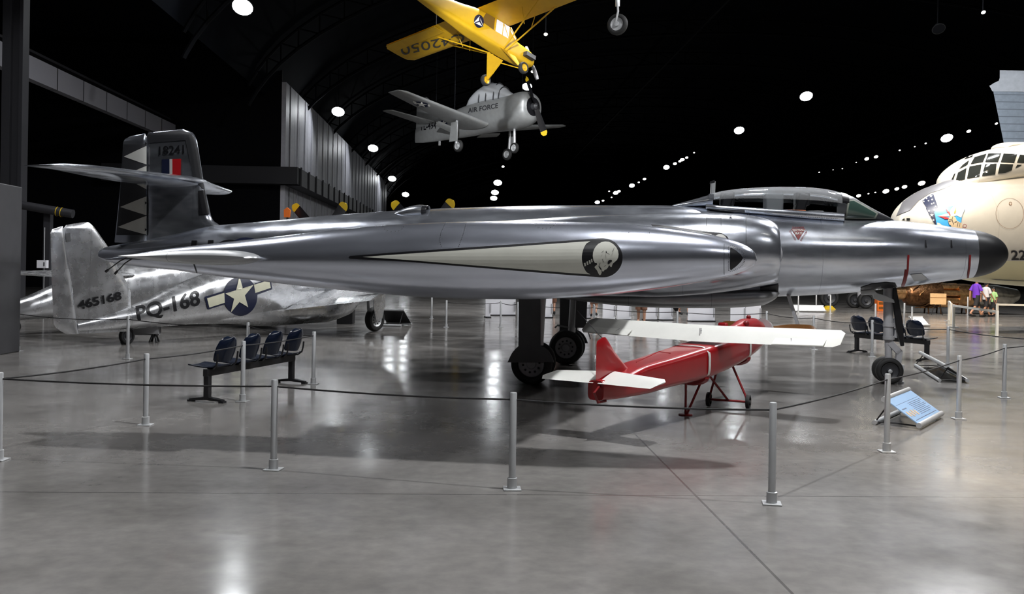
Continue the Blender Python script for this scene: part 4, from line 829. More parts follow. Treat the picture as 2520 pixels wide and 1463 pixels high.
# ------------------------------------------------------------------ tall ribbed fin beyond the bomber
V = Frame((at(2480, 300, 56).x, 56, 0), R(184))
tf = empty('tail_fin_aircraft', V.m, 'big silver ribbed tail fin with a dark tip standing behind the bomber cockpit', 'aircraft')
M['ribbed'] = mat('ribbed_silver', (.42, .46, .52), .42, .6, lines=(0, .42, .05, .6), noise=.1)
vf = sheet(V, [(2700, 640), (2700, 226)], [(2500, 500), (2446, 234), (2443, 226)][::-1][::-1], .22, 24, 'fin', M['ribbed'], tf)
sheet(V, [(2700, 226), (2700, 180)], [(2442, 225), (2434, 210), (2460, 198)], .24, 8, 'fin_tip', M['gear'], tf)
hull(prof(V, [(2490, 560, 610, .3), (2560, 540, 640, .8), (2700, 520, 660, 1.2), (2900, 510, 680, 1.5)]), seg=40).build('rear_fuselage', M['alu_dull'], tf)
for px in (2600, 2800):
    q = V.pl(px, 640); MB().tube([(q.x, 0, 0), (q.x, 0, V.pl(px, 600).z)], .15, 12).build('leg', M['gear'], tf)
# ------------------------------------------------------------------ hanging silver trainer
def wires(fr, pts, root):
    for p in pts:
        W_ = fr.m @ Vector(p); u = (BM.inverted() @ W_); top = BM @ Vector((u.x, u.y, vault(u.x) - .1))
        MB().tube([Vector(p), fr.i @ top], .018, 5).build('hanging_cable', M['truss'], root)
A = Frame((-.98, 51.3, 9.47), R(-46.4), R(.8), R(-2.1))
tra = empty('hanging_trainer', A.m, 'grey propeller trainer marked TL-494 hanging from the ceiling', 'aircraft')
M['tgrey'] = mat('trainer_grey', (.34, .35, .35), .42, .35, noise=.08)
tfu = hull([(-6.8, .36, -.44, .05), (-5.8, .56, -.52, .14), (-4, .86, -.55, .34), (-2.2, 1.15, -.55, .55), (-.5, 1.25, -.5, .68), (1.2, 1.25, -.52, .76), (2.0, 1.32, -.48, .86), (2.45, 1.28, -.36, .80), (2.72, 1.12, -.16, .64), (2.78, 1.0, -.02, .5)], seg=48, n=2.2).build('fuselage', M['tgrey'], tra)
MB().lathe([(0, .49), (.02, .47)], (2.77, 0, .49), (1, 0, 0), 28, cap0=True, cap1=True).build('engine_intake', M['black'], tra)
MB().lathe([(-.1, .2), (.2, .16), (.32, .03)], (2.8, 0, .49), (1, 0, 0), 16, cap0=True).build('propeller_hub', M['dark'], tra)
hull([(-2.3, 1.22, 1.05, .1), (-1.8, 1.62, 1.05, .34), (-1.2, 1.95, 1.05, .42), (-.4, 2.12, 1.05, .46), (.2, 2.02, 1.05, .45), (.9, 1.55, 1.05, .40), (1.5, 1.22, 1.05, .25)], seg=32).build('canopy', mat('milky_canopy', (.55, .57, .60), .12, 0, coat=.5), tra)
for x, zt_ in ((-.9, 2.06), (-.35, 2.14), (.25, 2.03), (.65, 1.78)):
    MB().tube([(x + .12 * abs(math.cos(t)) * 0, .47 * math.cos(t), 1.08 + (zt_ - 1.07) * math.sin(t)) for t in [PI * i / 16 for i in range(17)]], .035, 6).build('canopy_bow', M['dark'], tra)
for s_ in (-1, 1):
    wg = panel([((.1, .6 * s_, -.18), (-2.3, .6 * s_, -.18), .18), ((-.35, 5.6 * s_, .70), (-1.55, 5.6 * s_, .70), .09), ((-.55, 5.95 * s_, .75), (-1.45, 5.95 * s_, .75), .03)], (0, 0, 1), 12).build('wing', M['tgrey'], tra)
    if s_ < 0: wgr = wg
    panel([((-4.9, .2 * s_, .56), (-6.2, .2 * s_, .56), .07), ((-5.4, 2.7 * s_, .86), (-6.2, 2.7 * s_, .86), .04), ((-5.6, 2.9 * s_, .87), (-6.1, 2.9 * s_, .87), .015)], (0, 0, 1), 10).build('tailplane', M['tgrey'], tra)
    panel([((-2.1, .9 * s_, -.25), (-2.5, .9 * s_, -.45), .05), ((-2.0, 2.2 * s_, -.06), (-2.3, 2.2 * s_, -.24), .04)], (0, 0, 1), 8).build('flap', M['tgrey'], tra)
    MB().tube([(-.9, 1.9 * s_, -.1), (-.9, 1.9 * s_, -1.3)], .07, 12).build('gear_leg', M['steel'], tra); wheel(tra, (-.9, (1.9 - .15) * s_, -1.4), .32, .2, hub='steel', spokes=False)
    MB().plate([(-1.15, 2.08 * s_, -.2), (-.7, 2.08 * s_, -.2), (-.62, 2.08 * s_, -1.2), (-1.25, 2.08 * s_, -1.2)], (0, .03, 0)).build('gear_door', M['tgrey'], tra)
panel([((-4.6, 0, .6), (-6.8, 0, -.2), .09), ((-5.6, 0, 1.9), (-6.8, 0, 1.9), .06), ((-5.9, 0, 2.1), (-6.7, 0, 2.1), .03)], (0, 1, 0), 10).build('fin', M['tgrey'], tra)
MB().tube([(1.45, 0, -.4), (1.5, 0, -1.4)], .07, 12).build('nose_leg', M['steel'], tra); wheel(tra, (1.5, 0, -1.5), .28, .18, hub='steel', spokes=False)
MB().box((-4.6, 0, -.62), (.12, .06, .35)).build('tail_bumper', M['steel'], tra)
for j in range(2):
    a_ = R(-118 + 180 * j); dd = Vector((0, math.cos(a_) * -1, math.sin(a_))); tt = Vector((1, 0, 0)).cross(dd); rr = []
    for i in range(13):
        t = i / 12; q = .12 + t * 1.45; wd = .09 + .09 * math.sin(min(1, t * 1.5) * PI / 2); wd *= math.sqrt(max(.1, 1 - max(0, (t - .9) / .1) ** 2)); c_ = Vector((2.95, 0, .49)) + dd * q
        rr.append([c_ + tt * wd + Vector((.06, 0, 0)), c_ + Vector((.03, 0, 0)), c_ - tt * wd - Vector((.06, 0, 0)), c_ - Vector((.02, 0, 0))])
    bo = MB().loft(rr[:11]).build('propeller_blade', M['black'], tra); MB().loft(rr[10:]).build('blade_tip', M['tipyellow'], bo)
paint(A, tfu, text_bm('TL-494', [(1034, 322), (1074, 317), (1074, 299), (1034, 303)], 6, .02), 'buzz_number', M['black'], tfu, .015)
paint(A, tfu, text_bm('AIR FORCE', [(1152, 279), (1226, 266), (1226, 254), (1152, 267)], 6, .02), 'service_name', M['dark'], tfu, .015)
X4 = lambda pts: [(900 + x / 3.658, y / 3.658) for x, y in pts]
AP = lambda tgt, polys, nm, mk, eps, edge=6: paint(A, tgt, tess(polys, edge), nm, M[mk], tgt, eps)
AP(wgr, [[X4(circ(503, 938, 78, 22, 28, rot=10))]], 'insignia_disc', 'navy', .015); AP(wgr, [[X4(star(505, 938, 55, m=(1, 0, .1, .5)))]], 'insignia_star', 'white', .025)
for q in ([(425, 905), (455, 915), (460, 940), (432, 928)], [(560, 935), (580, 940), (580, 960), (560, 955)]): AP(wgr, [[X4(q)]], 'insignia_bar', 'white', .022)
AP(tfu, [[X4(circ(705, 1112, 32, 32, 24))]], 'insignia_disc', 'navy', .015); AP(tfu, [[X4(star(705, 1110, 28))]], 'insignia_star', 'white', .03)
AP(tfu, [[X4([(636, 1100), (676, 1094), (676, 1106), (636, 1112)])]], 'insignia_bar', 'white', .02)
wires(A, [(-.5, -2.4, .1), (-.5, 2.4, .1), (-5, 0, 1.0)], tra)
# ------------------------------------------------------------------ hanging yellow light aeroplane
Y = Frame((-.42, 36.54, 10.84), R(44.9), R(-13.8), R(-6.6))
cub = empty('yellow_light_plane', Y.m, 'yellow high-wing light aeroplane lettered C42050 hanging under the roof', 'aircraft')
cfu = hull([(-5.3, -.45, -.65, .03, 4), (-4, -.35, -.85, .16, 4), (-2.5, -.2, -.98, .26, 5), (-1.6, -.05, -1.06, .33, 6), (-.2, .0, -1.10, .345, 6), (.1, -.22, -1.10, .345, 6), (.45, -.42, -1.10, .34, 5), (1.25, -.48, -1.05, .31, 4), (1.5, -.55, -1.0, .25, 3)], seg=48, dens=4).build('fuselage', M['yellow'], cub)
cw = panel([((-.18, -5.37, .05), (-1.3, -5.37, .05), .03), ((-.02, -5.1, .05), (-1.55, -5.1, .05), .09), ((0, 0, .0), (-1.6, 0, .0), .10), ((-.02, 5.1, .05), (-1.55, 5.1, .05), .09), ((-.18, 5.37, .05), (-1.3, 5.37, .05), .03)], (0, 0, 1), 12).build('wing', M['yellow'], cub)
for s_ in (-1, 1):
    for xa in (-.15, -.95): MB().tube([(-.1 if xa > -.5 else -.25, .35 * s_, -1.06), (xa, 2.7 * s_, -.03)], .028, 8).build('wing_strut', M['yellow'], cub)
    MB().tube([(-.18, 1.6 * s_, -.58), (-.15, 1.7 * s_, -.06)], .014, 6).build('jury_strut', M['yellow'], cub); MB().tube([(-.55, 1.6 * s_, -.58), (-.85, 1.7 * s_, -.06)], .014, 6).build('jury_strut', M['yellow'], cub)
    MB().plate([(.42, .32 * s_, -1.08), (-.42, .32 * s_, -1.08), (.22, .88 * s_, -1.80), (.30, .88 * s_, -1.80)], (0, .03, .02)).build('gear_leg', M['yellow'], cub)
    MB().tube([(0, 0, -1.45), (.25, .86 * s_, -1.8)], .02, 6).build('axle', M['yellow'], cub); wheel(cub, (.25, .98 * s_, -1.8), .22, .17, hub='yellow', spokes=False)
    MB().box((-1.35, 3.6 * s_, -.055), (.5, 2.9, .012)).build('aileron', M['yellow'], cub)
    panel([((-4.5, .1 * s_, -.42), (-5.5, .1 * s_, -.42), .03), ((-4.9, 1.4 * s_, -.42), (-5.5, 1.4 * s_, -.42), .02)], (0, 0, 1), 8).build('tailplane', M['yellow'], cub)
panel([((-4.3, 0, -.35), (-5.6, 0, -.6), .03), ((-5.1, 0, .75), (-5.6, 0, .75), .02)], (0, 1, 0), 8).build('fin', M['yellow'], cub)
mb = MB()
for s_ in (-1, 1): mb.box((1.05, .42 * s_, -.82), (.5, .2, .16))
mb.lathe([(0, .16), (.1, .12), (.18, .03)], (1.5, 0, -.75), (1, 0, 0), 16, cap0=True); mb.build('engine_cylinders', M['bench'], cub)
rr = []
for i in range(17):
    q = -.9 + 1.8 * i / 16; wd = .03 + .05 * math.sin(min(1, abs(q) / .5) * PI / 2) * math.sqrt(max(.05, 1 - (abs(q) / .92) ** 8)); c_ = Vector((1.62, q * math.cos(1.1), -.75 + q * math.sin(1.1))); tt = Vector((0, -math.sin(1.1), math.cos(1.1)))
    rr.append([c_ + tt * wd + Vector((.02, 0, 0)), c_ - tt * wd - Vector((.02, 0, 0)), c_ - tt * wd * .2 - Vector((.03, 0, 0))])
MB().loft(rr).build('propeller', M['dark'], cub)
YP = lambda tgt, polys, nm, mk, eps, edge=6: paint(Y, tgt, tess(polys, edge), nm, M[mk], tgt, eps)
for pts in ([(-.05, -.35, -.10), (-.05, -.35, -.58), (-.75, -.345, -.58), (-.75, -.345, -.1)], [(-.85, -.345, -.1), (-.85, -.345, -.58), (-1.5, -.34, -.52), (-1.3, -.34, -.1)]):
    MB().plate([Vector(p) + Vector((0, -.004, 0)) for p in pts], (0, .002, 0)).build('side_window', M['panelwhite'] if pts[0][0] > -.5 else M['brownglass'], cub)
MB().plate([(.02, -.34, -.08), (.46, -.30, -.44), (.46, .30, -.44), (.02, .34, -.08)], (.012, 0, .014)).build('windscreen', M['panelwhite'], cub)
for a_, b_ in (((-.05, -.355, -.10), (.42, -.35, -.45)), ((-.05, -.355, -.58), (-.05, -.355, -.1)), ((-.4, -.355, -.58), (-.4, -.355, -.1)), ((-.8, -.355, -.58), (-.8, -.355, -.1)), ((-.05, -.355, -.58), (-.4, -.355, -.1))): MB().tube([a_, b_], .015, 6).build('window_frame', M['yellow'], cub)
paint(Y, cw, text_bm('C42050', [(1141, 81), (984, 114), (990, 136), (1145, 101)], 6, .0), 'wing_letters', M['dark'], cw, .02)
YP(cfu, [[X4(circ(1017, 192, 44, 60, 32, rot=-5))]], 'emblem_disc', 'navy', .012)
M['violet'] = M['navy']
YP(cfu, [[X4([(1022, 145), (1058, 245), (972, 205)])]], 'emblem_triangle', 'white', .018)
YP(cfu, [[X4([(1019, 152), (1027, 152), (1030, 195), (1016, 195)])], [X4([(1014, 190), (1028, 186), (1055, 240), (1048, 244)])], [X4([(1015, 188), (1026, 198), (980, 212), (976, 205)])]], 'emblem_propeller', 'navy', .024)
wires(Y, [(-.6, -3.2, .1), (-.6, 3.2, .1), (-4.6, 0, -.3)], cub)
# landing gear of one more machine hanging above the frame
q = at(1520, 0, 30); H_ = Frame((q.x, q.y, q.z), R(-30))
hg = empty('hanging_aircraft', H_.m, 'single black wheel on a silver leg hanging at the top edge', 'landing gear')
MB().tube([(0, 0, 1.2), (0, 0, -.2)], .07, 12).build('strut', M['steel'], hg)
wheel(hg, (0, .02, at(1520, 60, 30).z - q.z), .33, .2, hub='steel', spokes=False); MB().tube([(.05, -.16, .0), (.10, -.18, -.4), (.02, -.16, -.72)], .035, 8).build('fork', M['steel'], hg)
hull([(-3, 2.3, .9, .5), (-1, 2.4, .8, .8), (2, 2.4, .8, .8), (4, 2.0, 1.2, .3)], seg=32).build('hull_underside', M['tgrey'], hg)
wires(H_, [(0, 0, 2.3)], hg)
# ------------------------------------------------------------------ stanchions and cords
HP = .826
def stanchion_proto():
    t = empty('stanchion', (0, 0, 0), 'x', 'stanchion', 'barrier stanchions')
    mb = MB(); mb.lathe([(.02, .030), (HP - .006, .030), (HP, .026), (HP, .001)], (0, 0, 0), (0, 0, 1), 20); mb.build('post', M['steel'], t)
    mb = MB(); mb.lathe([(.0, .043), (.085, .043), (.088, .032)], (0, 0, .012), (0, 0, 1), 20, cap0=True); mb.build('collar', M['steel'], t)
    mb = MB(); mb.box((0, 0, .006), (.15, .15, .012)); mb.build('base_plate', M['steel'], t, bevel=.003)
    return t
PT = {}
_sp = None
def stan(key, px, py, label, top=False):
    global _sp
    if top: q = ground(px, py, HP); q.z = 0
    else: q = ground(px, py)
    if _sp is None: _sp = stanchion_proto(); o = _sp
    else: o = copy_tree(_sp)
    o.location = q; o.rotation_euler = (0, 0, R(random.uniform(-12, 12))); o['label'] = label; PT[key] = q; return o
for a in (('a0', -3, 1133, 'silver stanchion cut off by the left edge of the picture'),
          ('a1', 673, 1157, 'silver front stanchion standing before the near end of the seat row'),
          ('a2', 1260, 1205, 'silver front stanchion standing under the middle of the wingtip pod'),
          ('a3', 1899, 1241, 'nearest silver front stanchion, standing right of the red drone'),
          ('a4', 2182, 1113, 'silver stanchion just left of the pale blue info panel'),
          ('a5', 2359, 1032, 'silver stanchion just right of the pale blue info panel'),
          ('a6', 2471, 980, 'silver stanchion near the right edge, last of the front line in view'),
          ('b1', 358, 1047, 'silver stanchion at the left front, before the tail of the twin fighter'),
          ('b2', 597, 989, 'silver stanchion right behind the blue seats, between the first two backrests'),
          ('b3', 771, 946, 'silver stanchion past the far end of the near seat row'),
          ('b5', 314, 884, 'silver stanchion beside the tail wheel of the twin fighter'),
          ('b6', 44, 865, 'silver stanchion against the dark grey partition'),
          ('c1', 1098, 806, 'thick silver stanchion far under the pod, right of the fighter wheel'),
          ('c2', 1062, 785, 'farther thin stanchion under the pod, left of the thick one'),
          ('c3', 1232, 806, 'thin stanchion left of the near main wheel, before the white panels'),
          ('c4', 1274, 811, 'thin stanchion touching the near wheel leg in view')): stan(*a)
for a in (('b4', 611, 794, 'silver stanchion behind the seat row near the fighter belly'),
          ('c5', 1463, 753, 'thin stanchion behind the red drone fin'), ('c6', 1667, 763, 'thin stanchion behind the drone wing, left of the engine cowl'),
          ('c7', 1887, 766, 'thin stanchion behind the wooden propeller'), ('c8', 2003, 777, 'stanchion behind the right tip of the drone wing'),
          ('c9', 2147, 788, 'stanchion in front of the far seat row'), ('c10', 2334, 804, 'stanchion right of the far seat row, before the white rails'),
          ('d1', 1965, 725, 'far stanchion under the jet nose, first of three before the bomber gear'), ('d2', 2009, 724, 'far stanchion under the jet nose, second of three before the bomber gear'),
          ('d3', 2044, 727, 'far stanchion under the jet nose, third of three before the bomber gear'), ('d4', 2155, 748, 'pale stanchion behind the second far seat'),
          ('d5', 2226, 746, 'pale stanchion under the golden engine inlet'), ('d6', 2245, 755, 'pale stanchion under the golden engine, beside the low reader rail'),
          ('d7', 2382, 731, 'far thin stanchion in front of the engine and the purple shirt')): stan(*a, top=True)
def cord(keys, label, first=None, last=None, sag=.03, r=.008, z=.765):
    pts = [PT[k] if isinstance(k, str) else Vector(k) for k in keys]; P_l = []
    for a, b in zip(pts, pts[1:]):
        for i in range(9): t = i / 9; P_l.append(a.lerp(b, t) + Vector((0, 0, z - sag * 4 * t * (1 - t))))
    P_l.append(pts[-1] + Vector((0, 0, z)))
    o = MB().tube(P_l, r, 8).build('barrier_cord', M['rope']); return tag(o, label, 'cord', 'barrier cords')
e1 = ground(2600, 838, z=.765); e1.z = 0; e2 = ground(2620, 838, z=.765); e2.z = 0
cord(['a0', 'a1', 'a2', 'a3', 'a4', 'a5', 'a6', e1], 'black cord strung along the front line of stanchions before the jet', sag=.02)
cord(['a0', 'b1', 'b2', 'b3'], 'black cord running from the left edge past the blue seats', sag=.02)
cord(['b3', 'b4', 'b5', 'b6'], 'thin black cord looping in front of the twin fighter', r=.008, sag=.05)
cord(['c1', 'c3', 'c4', 'c5', 'c6', 'c7', 'c8', 'c9', 'c10', e2], 'long thin black cord behind the landing wheels and the red drone', r=.009, sag=.05)
# ------------------------------------------------------------------ seat rows
def seat_row(P0, P1, face, label, L=2.25):
    d = (P1 - P0); d.z = 0; d.normalize(); n = Vector((-d.y, d.x, 0)); n = n if n.dot(face) > 0 else -n
    # local x along the row, y towards where the sitters face
    m = Matrix((d.to_4d(), n.to_4d(), Vector((0, 0, 1, 0)), Vector((0, 0, 0, 1)))).transposed(); m[3][3] = 1
    for i in range(3): m[3][i] = 0
    m.translation = P0
    t = empty('seat_row', m, label, 'seat row', 'rows of blue seats')
    MB().box((L / 2, -.02, .40), (L + .12, .075, .10)).build('beam', M['bench'], t, bevel=.008)
    for x in (0.0, L):
        mb = MB(); mb.box((x, -.02, .21), (.085, .075, .36)); lg = mb.build('leg', M['bench'], t, bevel=.006)
        mb = MB(); mb.loft([[(x - .04, y, z), (x + .04, y, z), (x + .04, y, z2), (x - .04, y, z2)] for y, z, z2 in ((-.26, .015, .04), (-.02, .03, .075), (.24, .015, .04))]); mb.box((x, -.25, .012), (.09, .07, .024)); mb.box((x, .23, .012), (.09, .07, .024)); mb.build('foot', M['bench'], lg)
    def shell(cx):
        mb = MB(); W_ = .235; rows_ = []
        prof_ = [(.30, .475, .17), (.29, .485, .20), (.18, .470, .225), (.02, .455, .232), (-.10, .462, .225), (-.165, .49, .215)]
        bk = [(-.185, .53, .20), (-.19, .56, .235), (-.215, .64, .25), (-.245, .74, .24), (-.265, .81, .20), (-.276, .85, .13), (-.28, .868, .05)]
        def sheet_(pr, dish):
            rr = []
            for y, z, wd in pr:
                rr.append([(cx + wd * u, y + (dish * u * u if dish < 9 else 0), z + .02 * u * u) for u in [-1 + 2 * i / 12 for i in range(13)]])
            return rr
        a = sheet_(prof_, .0); b = sheet_(bk, .07)
        for rr, off in ((a, Vector((0, 0, -.014))), (b, Vector((0, -.014, 0)))):
            ring = [r_ + [tuple(Vector(p) + off) for p in r_[::-1]] for r_ in rr]; mb = MB(); mb.loft(ring); yield mb
    for i in range(4):
        cx = .20 + (L - .40) * i / 3
        sh, bk = list(shell(cx)); s_ = sh.build('seat', M['seat'], t)
        bk.build('backrest', M['seat'], s_)
        mb = MB(); mb.tube([(cx + u * w_, y, z) for u, w_, y, z in ((-1, .25, -.20, .66), (-1, .245, -.195, .58), (-1, .24, -.175, .50), (-1, .22, -.12, .455), (-1, .1, -.04, .445), (1, .1, -.04, .445), (1, .22, -.12, .455), (1, .24, -.175, .50), (1, .245, -.195, .58), (1, .25, -.20, .66))], .013, 8)
        mb.build('seat_bracket', M['bench'], s_)
    return t
P0 = ground(507, 990); P1 = ground(714, 943)
seat_row(P0, P1, Vector((-1, .2, 0)), 'row of four navy plastic seats on a black beam, near the front cord', (P1 - P0).length)
P0 = ground(2110, 868); P1 = ground(2258, 886)
seat_row(P0, P1, Vector((1, .3, 0)), 'row of four navy plastic seats behind the jet nose wheel', 2.1)
# ------------------------------------------------------------------ tilted info panels
def reader(fr_pts, label, face='blueprint', text=True):
    """fr_pts: pixel corners bottom-left, bottom-right on the floor line; builds a low tilted panel"""
    (p0, p1, tilt, dep) = fr_pts; d = p1 - p0; W_ = d.length; d.normalize(); n = Vector((-d.y, d.x, 0)); n = n if n.dot(tilt) > 0 else -n
    m = Matrix((( d.x, n.x, 0, p0.x), (d.y, n.y, 0, p0.y), (0, 0, 1, 0), (0, 0, 0, 1)))
    t = empty('info_panel_stand', m, label, 'info panel', 'tilted info panels')
    a = R(34); ca, sa = math.cos(a), math.sin(a); D2 = dep
    Q = lambda x, s, h=0: Vector((x, s * ca - h * sa, .05 + s * sa + h * ca))
    mb = MB(); mb.plate([Q(0, .02), Q(W_, .02), Q(W_, D2), Q(0, D2)], Q(0, 0, .012) - Q(0, 0, 0)); bd = mb.build('board', M[face], t)
    for s in (0, D2): MB().tube([Q(-.02, s), Q(W_ + .02, s)], .034, 14).build('frame_tube', M['steel'], t)
    MB().tube([Q(0, 0) + Vector((0, D2 * 1.05, -.02)), Q(W_, 0) + Vector((0, D2 * 1.05, -.02))], .03, 10).build('rear_foot', M['steel'], t)
    for x in (.06, W_ - .06):
        MB().tube([Vector((x, D2 * 1.05, .03)), Vector((x, D2 * .6, .04)), Vector((x, .02, .03))], .010, 6).build('floor_rail', M['bench'], t)
        MB().tube([Vector((x, D2 * 1.05, .04)), Q(x, D2 * .86)], .010, 6).build('prop', M['bench'], t)
    if text:
        lines_ = MB()
        def bar(x0, x1, s0, s1, h=.0135): lines_.plate([Q(x0, s0, h), Q(x1, s0, h), Q(x1, s1, h), Q(x0, s1, h)], Q(0, 0, .001) - Q(0, 0, 0))
        U = lambda f: W_ * f; V_ = lambda f: D2 * f
        bar(U(.05), U(.95), V_(.70), V_(.705)); bar(U(.05), U(.95), V_(.13), V_(.145))
        for i in range(9): bar(U(.42), U(.93 - .1 * (i % 3 == 2)), V_(.63 - i * .05), V_(.642 - i * .05))
        bar(U(.06), U(.22), V_(.52), V_(.55))
        lines_.build('print_lines', M['greytext'], bd)
        mb = MB()
        for i in range(4):
            cx, cy = U(.08 + .085 * i), V_(.36 - .03 * (i % 2)); mb.plate([Q(cx + .028 * math.cos(q), cy + .05 * math.sin(q), .0138) for q in [2 * PI * j / 14 for j in range(14)]], Q(0, 0, .001) - Q(0, 0, 0))
        mb.build('small_pictures', M['tan'], bd)
    return t
p0 = ground(2262, 1058); p1 = ground(2316, 1028)
reader((p0, p1, Vector((-1, .3, 0)), .50), 'low tilted pale blue info panel in a silver tube frame')
p0 = ground(2380, 944); p1 = ground(2310, 905)
reader((p0, p1, Vector((-1, -.2, 0)), .42), 'low tilted info panel seen from behind, right of the far seats', 'bench', False)
p0 = ground(1957, 768); p1 = ground(2032, 769)
reader((p0, p1, Vector((0, 1, 0)), .42), 'pale info panel on the floor far behind the drone propeller', 'panelwhite', False)
p0 = ground(1012, 801); p1 = ground(952, 799)
reader((p0, p1, Vector((-.3, -1, 0)), .8), 'dark low info panel seen from behind beside the fighter wheel', 'bench', False)
p0 = ground(2256, 805); p1 = ground(2287, 805)
reader((p0, p1, Vector((0, 1, 0)), .5), 'low white reader rail below the golden engine', 'panelwhite', False)
# ------------------------------------------------------------------ white display panels beyond the jet
k_ = 0
desc = ['first from the left, left of the near wheel', 'second, just left of the near wheel leg', 'third, just right of the near wheel leg', 'fourth, behind the far wheel leg', 'fifth, above the left end of the drone wing', 'sixth, just right of the fifth', 'seventh, right of the bare legs', 'eighth, left of the belly blade', 'ninth, right of the shoes', 'tenth, behind the drone cowl', 'last, by the belly hatch']
for px0, px1, pyb in ((1194, 1206, 782), (1205, 1268, 777), (1333, 1358, 783), (1425, 1451, 785), (1483, 1513, 789), (1518, 1551, 789), (1583, 1616, 789), (1622, 1654, 789), (1693, 1758, 792), (1798, 1832, 795), (1834, 1871, 795)):
    a, b = ground(px0, pyb), ground(px1, pyb); m = Matrix.Translation((a + b) / 2) @ Matrix.Rotation(math.atan2(b.y - a.y, b.x - a.x), 4, 'Z')
    t = empty('display_panel', m, 'pale display panel beyond the jet, ' + desc[k_], 'display panel', 'display panels beyond the jet'); k_ += 1
    w_ = (b - a).length; mb = MB(); mb.box((0, 0, 1.0), (w_, .06, 1.92)); mb.build('board', M['panelwhite'], t)
    mb = MB(); mb.box((0, 0, .02), (w_ * .9, .4, .04)); mb.build('base', M['bench'], t); mb = MB(); mb.box((w_ * .46, -.05, .35), (.05, .05, .35)); mb.build('clamp', M['gear'], t)
# low dark wedge platform by the bare legs
q = ground(1600, 805); tag(MB().box((0, 0, .07), (.9, .4, .14)).build('floor_wedge', M['bench'], bevel=.02), 'low black box on the floor beside the bare-legged visitor', 'box').location = q
# ------------------------------------------------------------------ jet engine on its stand
c = ground(2290, 772); E_ = Frame((c.x, c.y, 0), R(181)); eng = empty('jet_engine', E_.m, 'copper and gold jet engine lying on a stand under the bomber nose', 'engine')
ep = prof(E_, [(2205, 709, 736, .55), (2228, 708, 738, .58)]); hull(prof(E_, [(2200, 708, 737, .30), (2230, 708, 738, .30)]), seg=28).build('inlet_tube', M['brass'], eng)
hull(prof(E_, [(2225, 706, 742, .40), (2232, 700, 752, .52), (2290, 694, 756, .60), (2310, 696, 754, .58)]), seg=40).build('compressor_case', M['engine_dark'], eng)
zc = E_.pl(2330, 727).z; xa, xb = E_.pl(2308, 727).x, E_.pl(2352, 727).x
hull([(xa + .02, zc + .30, zc - .30, .30), (xb - .02, zc + .30, zc - .30, .30)], seg=32).build('combustor_core', M['engine_dark'], eng)
for i in range(8):
    t = 2 * PI * (i + .3) / 8; MB().tube([(xa + .05, .43 * math.cos(t), zc + .43 * math.sin(t)), (xb - .05, .43 * math.cos(t), zc + .43 * math.sin(t))], [.15, .15], 16).build('combustion_can', M['brass'], eng)
hull(prof(E_, [(2349, 699, 757, .58), (2372, 699, 757, .58), (2400, 703, 753, .55)]), seg=40).build('turbine_case', M['brass'], eng)
hull(prof(E_, [(2398, 703, 753, .52), (2440, 701, 755, .54), (2470, 706, 756, .52), (2500, 712, 742, .40)]), seg=40).build('exhaust_duct', M['exhaust'], eng)
rnd = random.Random(3)
for i in range(16):
    x0 = E_.pl(2235 + rnd.random() * 60, 727).x; a0 = rnd.random() * 2 * PI; pts = []
    for j in range(7): pts.append((x0 - j * .10 + rnd.uniform(-.05, .05), .60 * math.cos(a0 + j * .16), zc + .60 * math.sin(a0 + j * .16)))
    MB().tube(pts, .028, 8).build('pipe', M['brass'] if i % 2 else M['engine_dark'], eng)
for px in (2280, 2310, 2372):
    q = E_.pl(px, 772)
    for s_ in (-1, 1): MB().tube([(q.x, .15 * s_, zc - .45), (q.x + .12 * s_, .5 * s_, 0.0)], .035, 8).build('stand_leg', M['engine_dark'], eng)
q = ground(2308, 776)
t = empty('sign_board', Matrix.Translation(q), 'tan rectangular sign board on legs in front of the golden engine', 'sign')
s0, s1 = at(2288, 749.5, q.y), at(2328, 723, q.y); MB().box((0, 0, (s0.z + s1.z) / 2), (s1.x - s0.x, .04, s1.z - s0.z)).build('board', M['tan'], t); MB().box((0, -.023, (s0.z + s1.z) / 2 + .06), (s1.x - s0.x, .006, .02)).build('board_joint', M['wood'], t)
for x in (-.25, .25): MB().tube([(x * .5, .05, s0.z), (x, .1, 0)], .02, 8).build('leg', M['bench'], t)
# white rail barrier
def rail(pa, pb, ha, label):
    t = empty('white_rail', Matrix.Translation(pa), label, 'barrier', 'white rails'); d = pb - pa
    for q in (Vector((0, 0, 0)), d): MB().box((q.x, q.y, ha / 2), (.07, .07, ha)).build('post', M['white'], t); MB().box((q.x, q.y, .01), (.3, .2, .02)).build('base_plate', M['steel'], t)
    MB().beam((0, 0, ha - .04), (d.x, d.y, ha - .04), .05, .07).build('top_bar', M['white'], t)
rail(ground(2346, 806), ground(2453, 830), .80, 'white rail with two posts before the walking visitors')
rail(ground(2340, 800), ground(2335, 790), .80, 'short white rail end beside the longer white rail')
rail(ground(2453.5, 800), ground(2620, 806), .80, 'white rail running out of the picture under the bomber')
